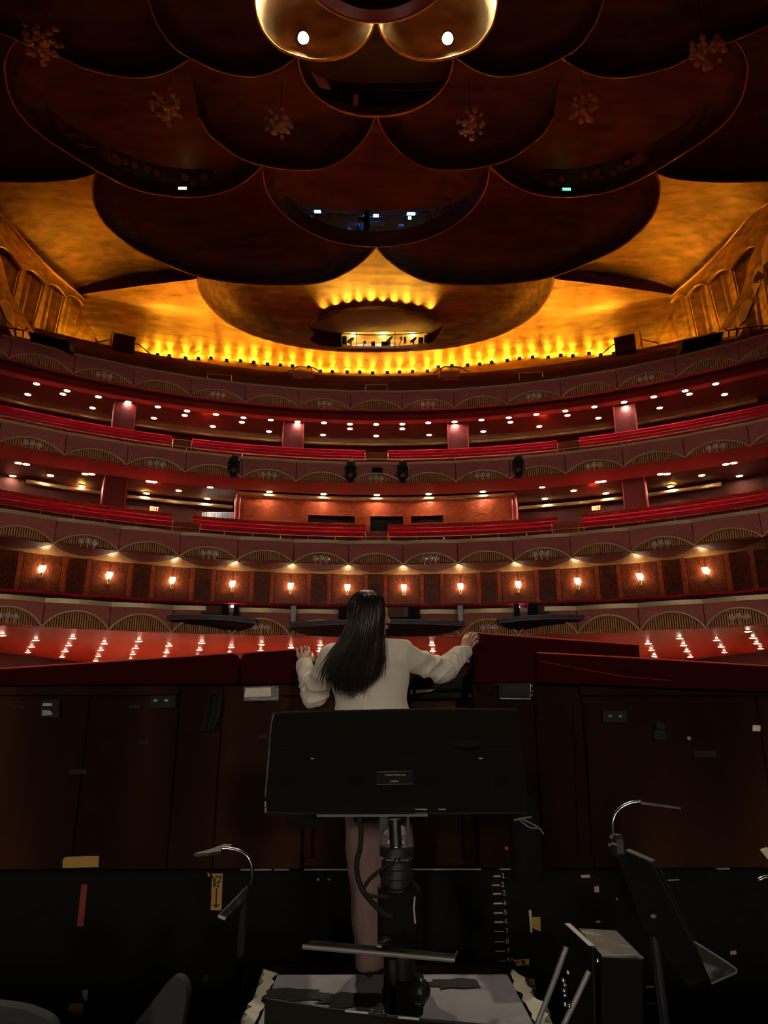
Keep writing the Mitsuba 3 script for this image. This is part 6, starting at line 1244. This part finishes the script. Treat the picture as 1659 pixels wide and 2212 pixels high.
# --- blazer
def folds(t, ang, f, ph):
    w = np.pi*(t*f)+1.1*np.cos(ang+ph)+ph+.5*np.sin(2*ang); return 1-2*np.abs(np.sin(w))**.8*(.75+.25*np.sin(3*ang+7*t))
def sleeve(p, a, b, c, r0, r1, r2, sgn, cut):
    d1, t1 = rcone(p, a, b, r0, r1); d2, t2 = rcone(p, b, c, r1, r2)
    dd = (b-a)/np.linalg.norm(b-a); e = (c-b)/np.linalg.norm(c-b)
    u, v, _ = frame(e); ang = np.arctan2((p-b)@v, (p-b)@u); u1, v1, _ = frame(dd); ang1 = np.arctan2((p-a)@v1, (p-a)@u1)
    d2 = d2-.016*folds(t2, ang, 4.2, .6)*np.clip(1-t2*.85, 0, 1)*np.clip(t2*6+.25, 0, 1); d1 = d1-.013*folds(t1, ang1, 3.4, 2.0)*np.clip(t1*1.6-.25, 0, 1)
    d = smin(d1, d2, .022); end = c+e*.012
    cuff, _ = rcone(p, c-e*.045, end, r2+.001, r2+.007); d = smin(d, cuff, .008)
    return np.maximum(d, (p-end)@e), e, end
def tors(p):
    z = np.interp(p[:, 2], [J['hp'][2]-.05, J['wa'][2]-.02, J['ch'][2], J['sl'][2]-.03], [0, 1, 2, 3])
    cx = np.interp(z, [0, 1, 2, 3], [J['hp'][0], J['wa'][0], J['ch'][0], (J['sl'][0]+J['sr'][0])/2]); w = np.interp(z, [0, 1, 2, 3], [.215, .192, .196, .188]); dp = np.interp(z, [0, 1, 2, 3], [.135, .118, .125, .105])
    cy = J['ch'][1]
    k = np.sqrt(((p[:, 0]-cx)/w)**2+((p[:, 1]-cy)/dp)**2); d = (k-1)*dp*1.05
    top = J['sl'][2]+.005-.0*p[:, 2]; d = np.maximum(d, p[:, 2]-(top+.028)); d = np.maximum(d, (J['hp'][2]-.06)-p[:, 2])
    x = p[:, 0]-J['ch'][0]; zz = p[:, 2]-J['wa'][2]
    d = d-.007*np.sin(26*zz+9*np.abs(x)+1.2)*np.exp(-((zz-.02)/.10)**2)*np.clip(np.abs(x)*7, 0, 1)-.006*np.sin(14*x+20*zz+.5)*np.exp(-((zz-.12)/.15)**2)
    return d
SLR = [(J['sl'], J['el'], J['wl'], .068, .060, .043, -1), (J['sr'], J['er'], J['wr'], .066, .060, .045, 1)]
def jacket_sdf(p):
    d = tors(p)
    sh, _ = rcone(p, J['sl']+[.02, 0, .012], J['nk']+[-.05, .01, .0], .060, .055); d = smin(d, sh, .03)
    sh, _ = rcone(p, J['sr']+[.012, 0, .030], J['nk']+[.045, .01, .02], .050, .055); d = smin(d, sh, .02)
    for a, b, c, r0, r1, r2, s in SLR: d = smin(d, sleeve(p, a, b, c, r0, r1, r2, s, None)[0], .012)
    n, _ = rcone(p, J['nk']+[0, .0, -.03], J['nk']+[-.002, -.01, .055], .078, .066); d = smin(d, n, .02); d = np.maximum(d, p[:, 2]-(J['nk'][2]+.045))
    return d
jk = surfnet(jacket_sdf, (J['el'][0]-.12, 3.46, J['hp'][2]-.09), (J['wr'][0]+.09, 4.07, J['nk'][2]+.07), .0066, 1)
jac = put(wm, 'blazer', jk, 'jacket', True, label='white blazer')
# seams: centre back, armhole of the right shoulder, shoulder dart
def on_back(px, py): 
    o = CAM; d = ray(px, py); d /= np.linalg.norm(d); t = 3.35
    for _ in range(60):
        s = jacket_sdf((o+d*t)[None])[0]; t += s*.8
        if s < .0006: break
    return o+d*(min(t, 3.75)-.0008)
put(jac, 'seam', tube([on_back(880+(y-1400)*.03, y) for y in np.linspace(1404, 1462, 14)], .0012, 5), 'card'); put(jac, 'seam', tube([on_back(858.5-(y-1390)*.04, y) for y in np.linspace(1400, 1424, 8)], .0012, 5), 'card')
put(jac, 'seam', tube([on_back(x, 1470-3*math.sin((x-820)/22)) for x in np.linspace(818, 884, 16)], .0012, 5), 'card')
# --- trousers and shoes
def trs_sdf(p):
    d = ell(p, J['hp']+[0, 0, -.01], (.172, .122, .15)); d = np.maximum(d, p[:, 2]-(J['hp'][2]+.08)); legs = []
    for h, k, a, s in ((hl, kl, al, -1), (hr, kr, ar_, 1)):
        e, t = rcone(p, h, k, .098, .088); f, t2 = rcone(p, k, a-[0, 0, .045], .087, .066)
        ang = np.arctan2(p[:, 1]-k[1], p[:, 0]-k[0]); f = f-.0035*np.sin(2*np.pi*t2*2.2+1.5*np.cos(ang)+.5)-.003*np.sin(3*ang+1)*t2
        g = smin(e, f, .03); g = np.maximum(g, FZ-.012-p[:, 2]); legs.append(g)
    return smin(d, np.minimum(*legs), .03)
tr = surfnet(trs_sdf, (hl[0]-.16, 3.50, FZ-.03), (hr[0]+.16, 3.83, J['hp'][2]+.12), .009, 2)
put(wm, 'trousers', tr, 'trousers', True, label='dusky pink wide trousers')
for a in (al, ar_):
    def shoe(p, a=a):
        d, _ = rcone(p, a+[0, -.03, -.05], a+[.01, .13, -.075], .034, .026); d = smin(d, rcone(p, a+[.01, .13, -.078], a+[.012, .18, -.085], .026, .013)[0], .02); d = np.maximum(d, (Z0+PH+.002)-p[:, 2]); h, _ = rcone(p, a+[0, -.045, -.06], a+[0, -.05, -.1], .018, .009); return np.minimum(d, np.maximum(h, (Z0+PH+.001)-p[:, 2]))
    put(wm, 'shoe', surfnet(shoe, a-[.06, .1, .12], a+[.07, .22, .03], .006, 2), 'shoe', True)
# --- hair: a cap on the skull, a draped sheet down the back, loose locks
g = np.random.default_rng(11)
YS = np.array([1281, 1290, 1305, 1325, 1345, 1365, 1385, 1405, 1425, 1445, 1465, 1482, 1497.])
XLb = np.array([776, 764, 757, 753, 749, 743, 735, 724, 714, 705, 700, 700, 704.]); XRb = np.array([818, 828, 832, 833, 830, 828, 828, 828, 827, 824, 818, 811, 802.])
YF = np.array([3.460, 3.432, 3.414, 3.412, 3.408, 3.412, 3.420, 3.430, 3.442, 3.452, 3.462, 3.474, 3.486])
def sheet(q, y, lift=0.0):
    xl, xr, yf = np.interp(y, YS, XLb), np.interp(y, YS, XRb), np.interp(y, YS, YF); e = np.abs(2*q-1)
    edge = np.interp(y, [1281, 1320, 1380, 1420, 1497], [.02, .085, .09, .055, .03])
    return U(xl+(xr-xl)*q, y, Y=yf+edge*e**2.4+lift)
nq, ny = 90, 60; q, y = np.meshgrid(np.linspace(0, 1, nq), np.linspace(1282, 1462, ny)); tip = 1+0*q
wob = 6.0*np.sin(q*7+.4)+22*(meshkit.noise(np.stack([q*26, q*0, q*0], -1), 3)-.5)-26*np.abs(2*q-1)**3; yy_ = y+wob*((y-1282)/180)**4
gr = .0045*(np.sin(q*95+2.5*np.sin(y/60)+3*meshkit.noise(np.stack([q*9, y/70, q*0], -1), 5))*.6+meshkit.noise(np.stack([q*38, y/120, q*0], -1), 9)*2-1)
S1 = sheet(q, yy_, gr*np.clip((y-1282)/40, .15, 1)); S2 = S1+np.array([0, .05, 0])*np.clip((1500-y)/120, .25, 1)[..., None]
hm = [cat([grid(S1), grid(S2[:, ::-1]), strip(S1[-1], S2[-1]), strip(S1[0], S2[0]), strip(S1[:, 0], S2[:, 0]), strip(S1[:, -1], S2[:, -1])])]
def cap_sdf(p):
    qq = loc(p); d = ell(qq, (0, -.013, .031), (.081, .101, .096))
    d = smin(d, ell(qq, (0, -.055, -.04), (.075, .060, .10)), .03)
    face = ell(qq, (0, .105, -.045), (.075, .072, .105)); return np.maximum(d, -face)*HS
hm.append(surfnet(cap_sdf, HC-[.15, .15, .2], HC+[.15, .15, .15], .008, 2))
def lock(q0, y0, y1, dx, lift, r):
    n = 16; t = np.linspace(0, 1, n); yv = y0+(y1-y0)*t; qv = q0+.030*np.sin(t*4.5+q0*23)+.012*np.sin(t*11+q0*61)
    P = sheet(np.clip(qv, 0, 1), np.minimum(yv, 1497), lift); over = np.maximum(yv-1497, 0)
    P = P+np.outer(dx*t**2.2, RT)*.0023+np.outer(over, [0, 0, -1])*.0023
    return tube(P, r*np.clip(1.25-t**3*1.2, .12, 1)*np.clip(t*6+.25, 0, 1), 5, flat=.7)
for i in range(520):
    q0 = g.uniform(0.0, 1); y1 = (1455+42*math.sin(math.pi*min(max((q0*1.0), 0), 1))**.6+g.normal()*9) if q0 > .12 else 1440+g.uniform(0, 45)
    hm.append(lock(q0, g.uniform(1281.5, 1288) if i % 4 else g.uniform(1290, 1380), min(y1, 1512), g.normal()*6-(8 if q0 < .2 else 0), g.normal()*.003-.002, g.uniform(.0018, .0048)))
for i in range(16): hm.append(lock(g.uniform(.86, 1.0), g.uniform(1320, 1390), g.uniform(1420, 1468), g.uniform(2, 16), -.006, g.uniform(.0010, .0018)))
for i in range(16): hm.append(lock(g.uniform(0, .14), g.uniform(1370, 1400), g.uniform(1455, 1490), g.uniform(-8, 10), -.012, g.uniform(.0014, .004)))
for i in range(230):
    ph = g.uniform(0, 2*np.pi); t0 = g.uniform(.05, .5); t1 = g.uniform(1.5, 2.2)
    fw = math.sin(ph)
    if fw > .55: t1 = min(t1, .95)
    tt = np.linspace(t0, t1, 14); pp_ = ph+.12*np.sin(tt*3+i)
    q_ = np.column_stack([.0835*np.sin(tt)*np.cos(pp_), -.013+.1035*np.sin(tt)*np.sin(pp_), .031+.098*np.cos(tt)])
    hm.append(tube(np.array([world(a) for a in q_]), .0024*np.clip(1.2-np.linspace(0, 1, 14)**3, .2, 1)*np.clip(np.linspace(0, 1, 14)*6+.3, 0, 1), 5))
put(wm, 'hair', cat(hm), 'hair', True, label='long dark brown hair')
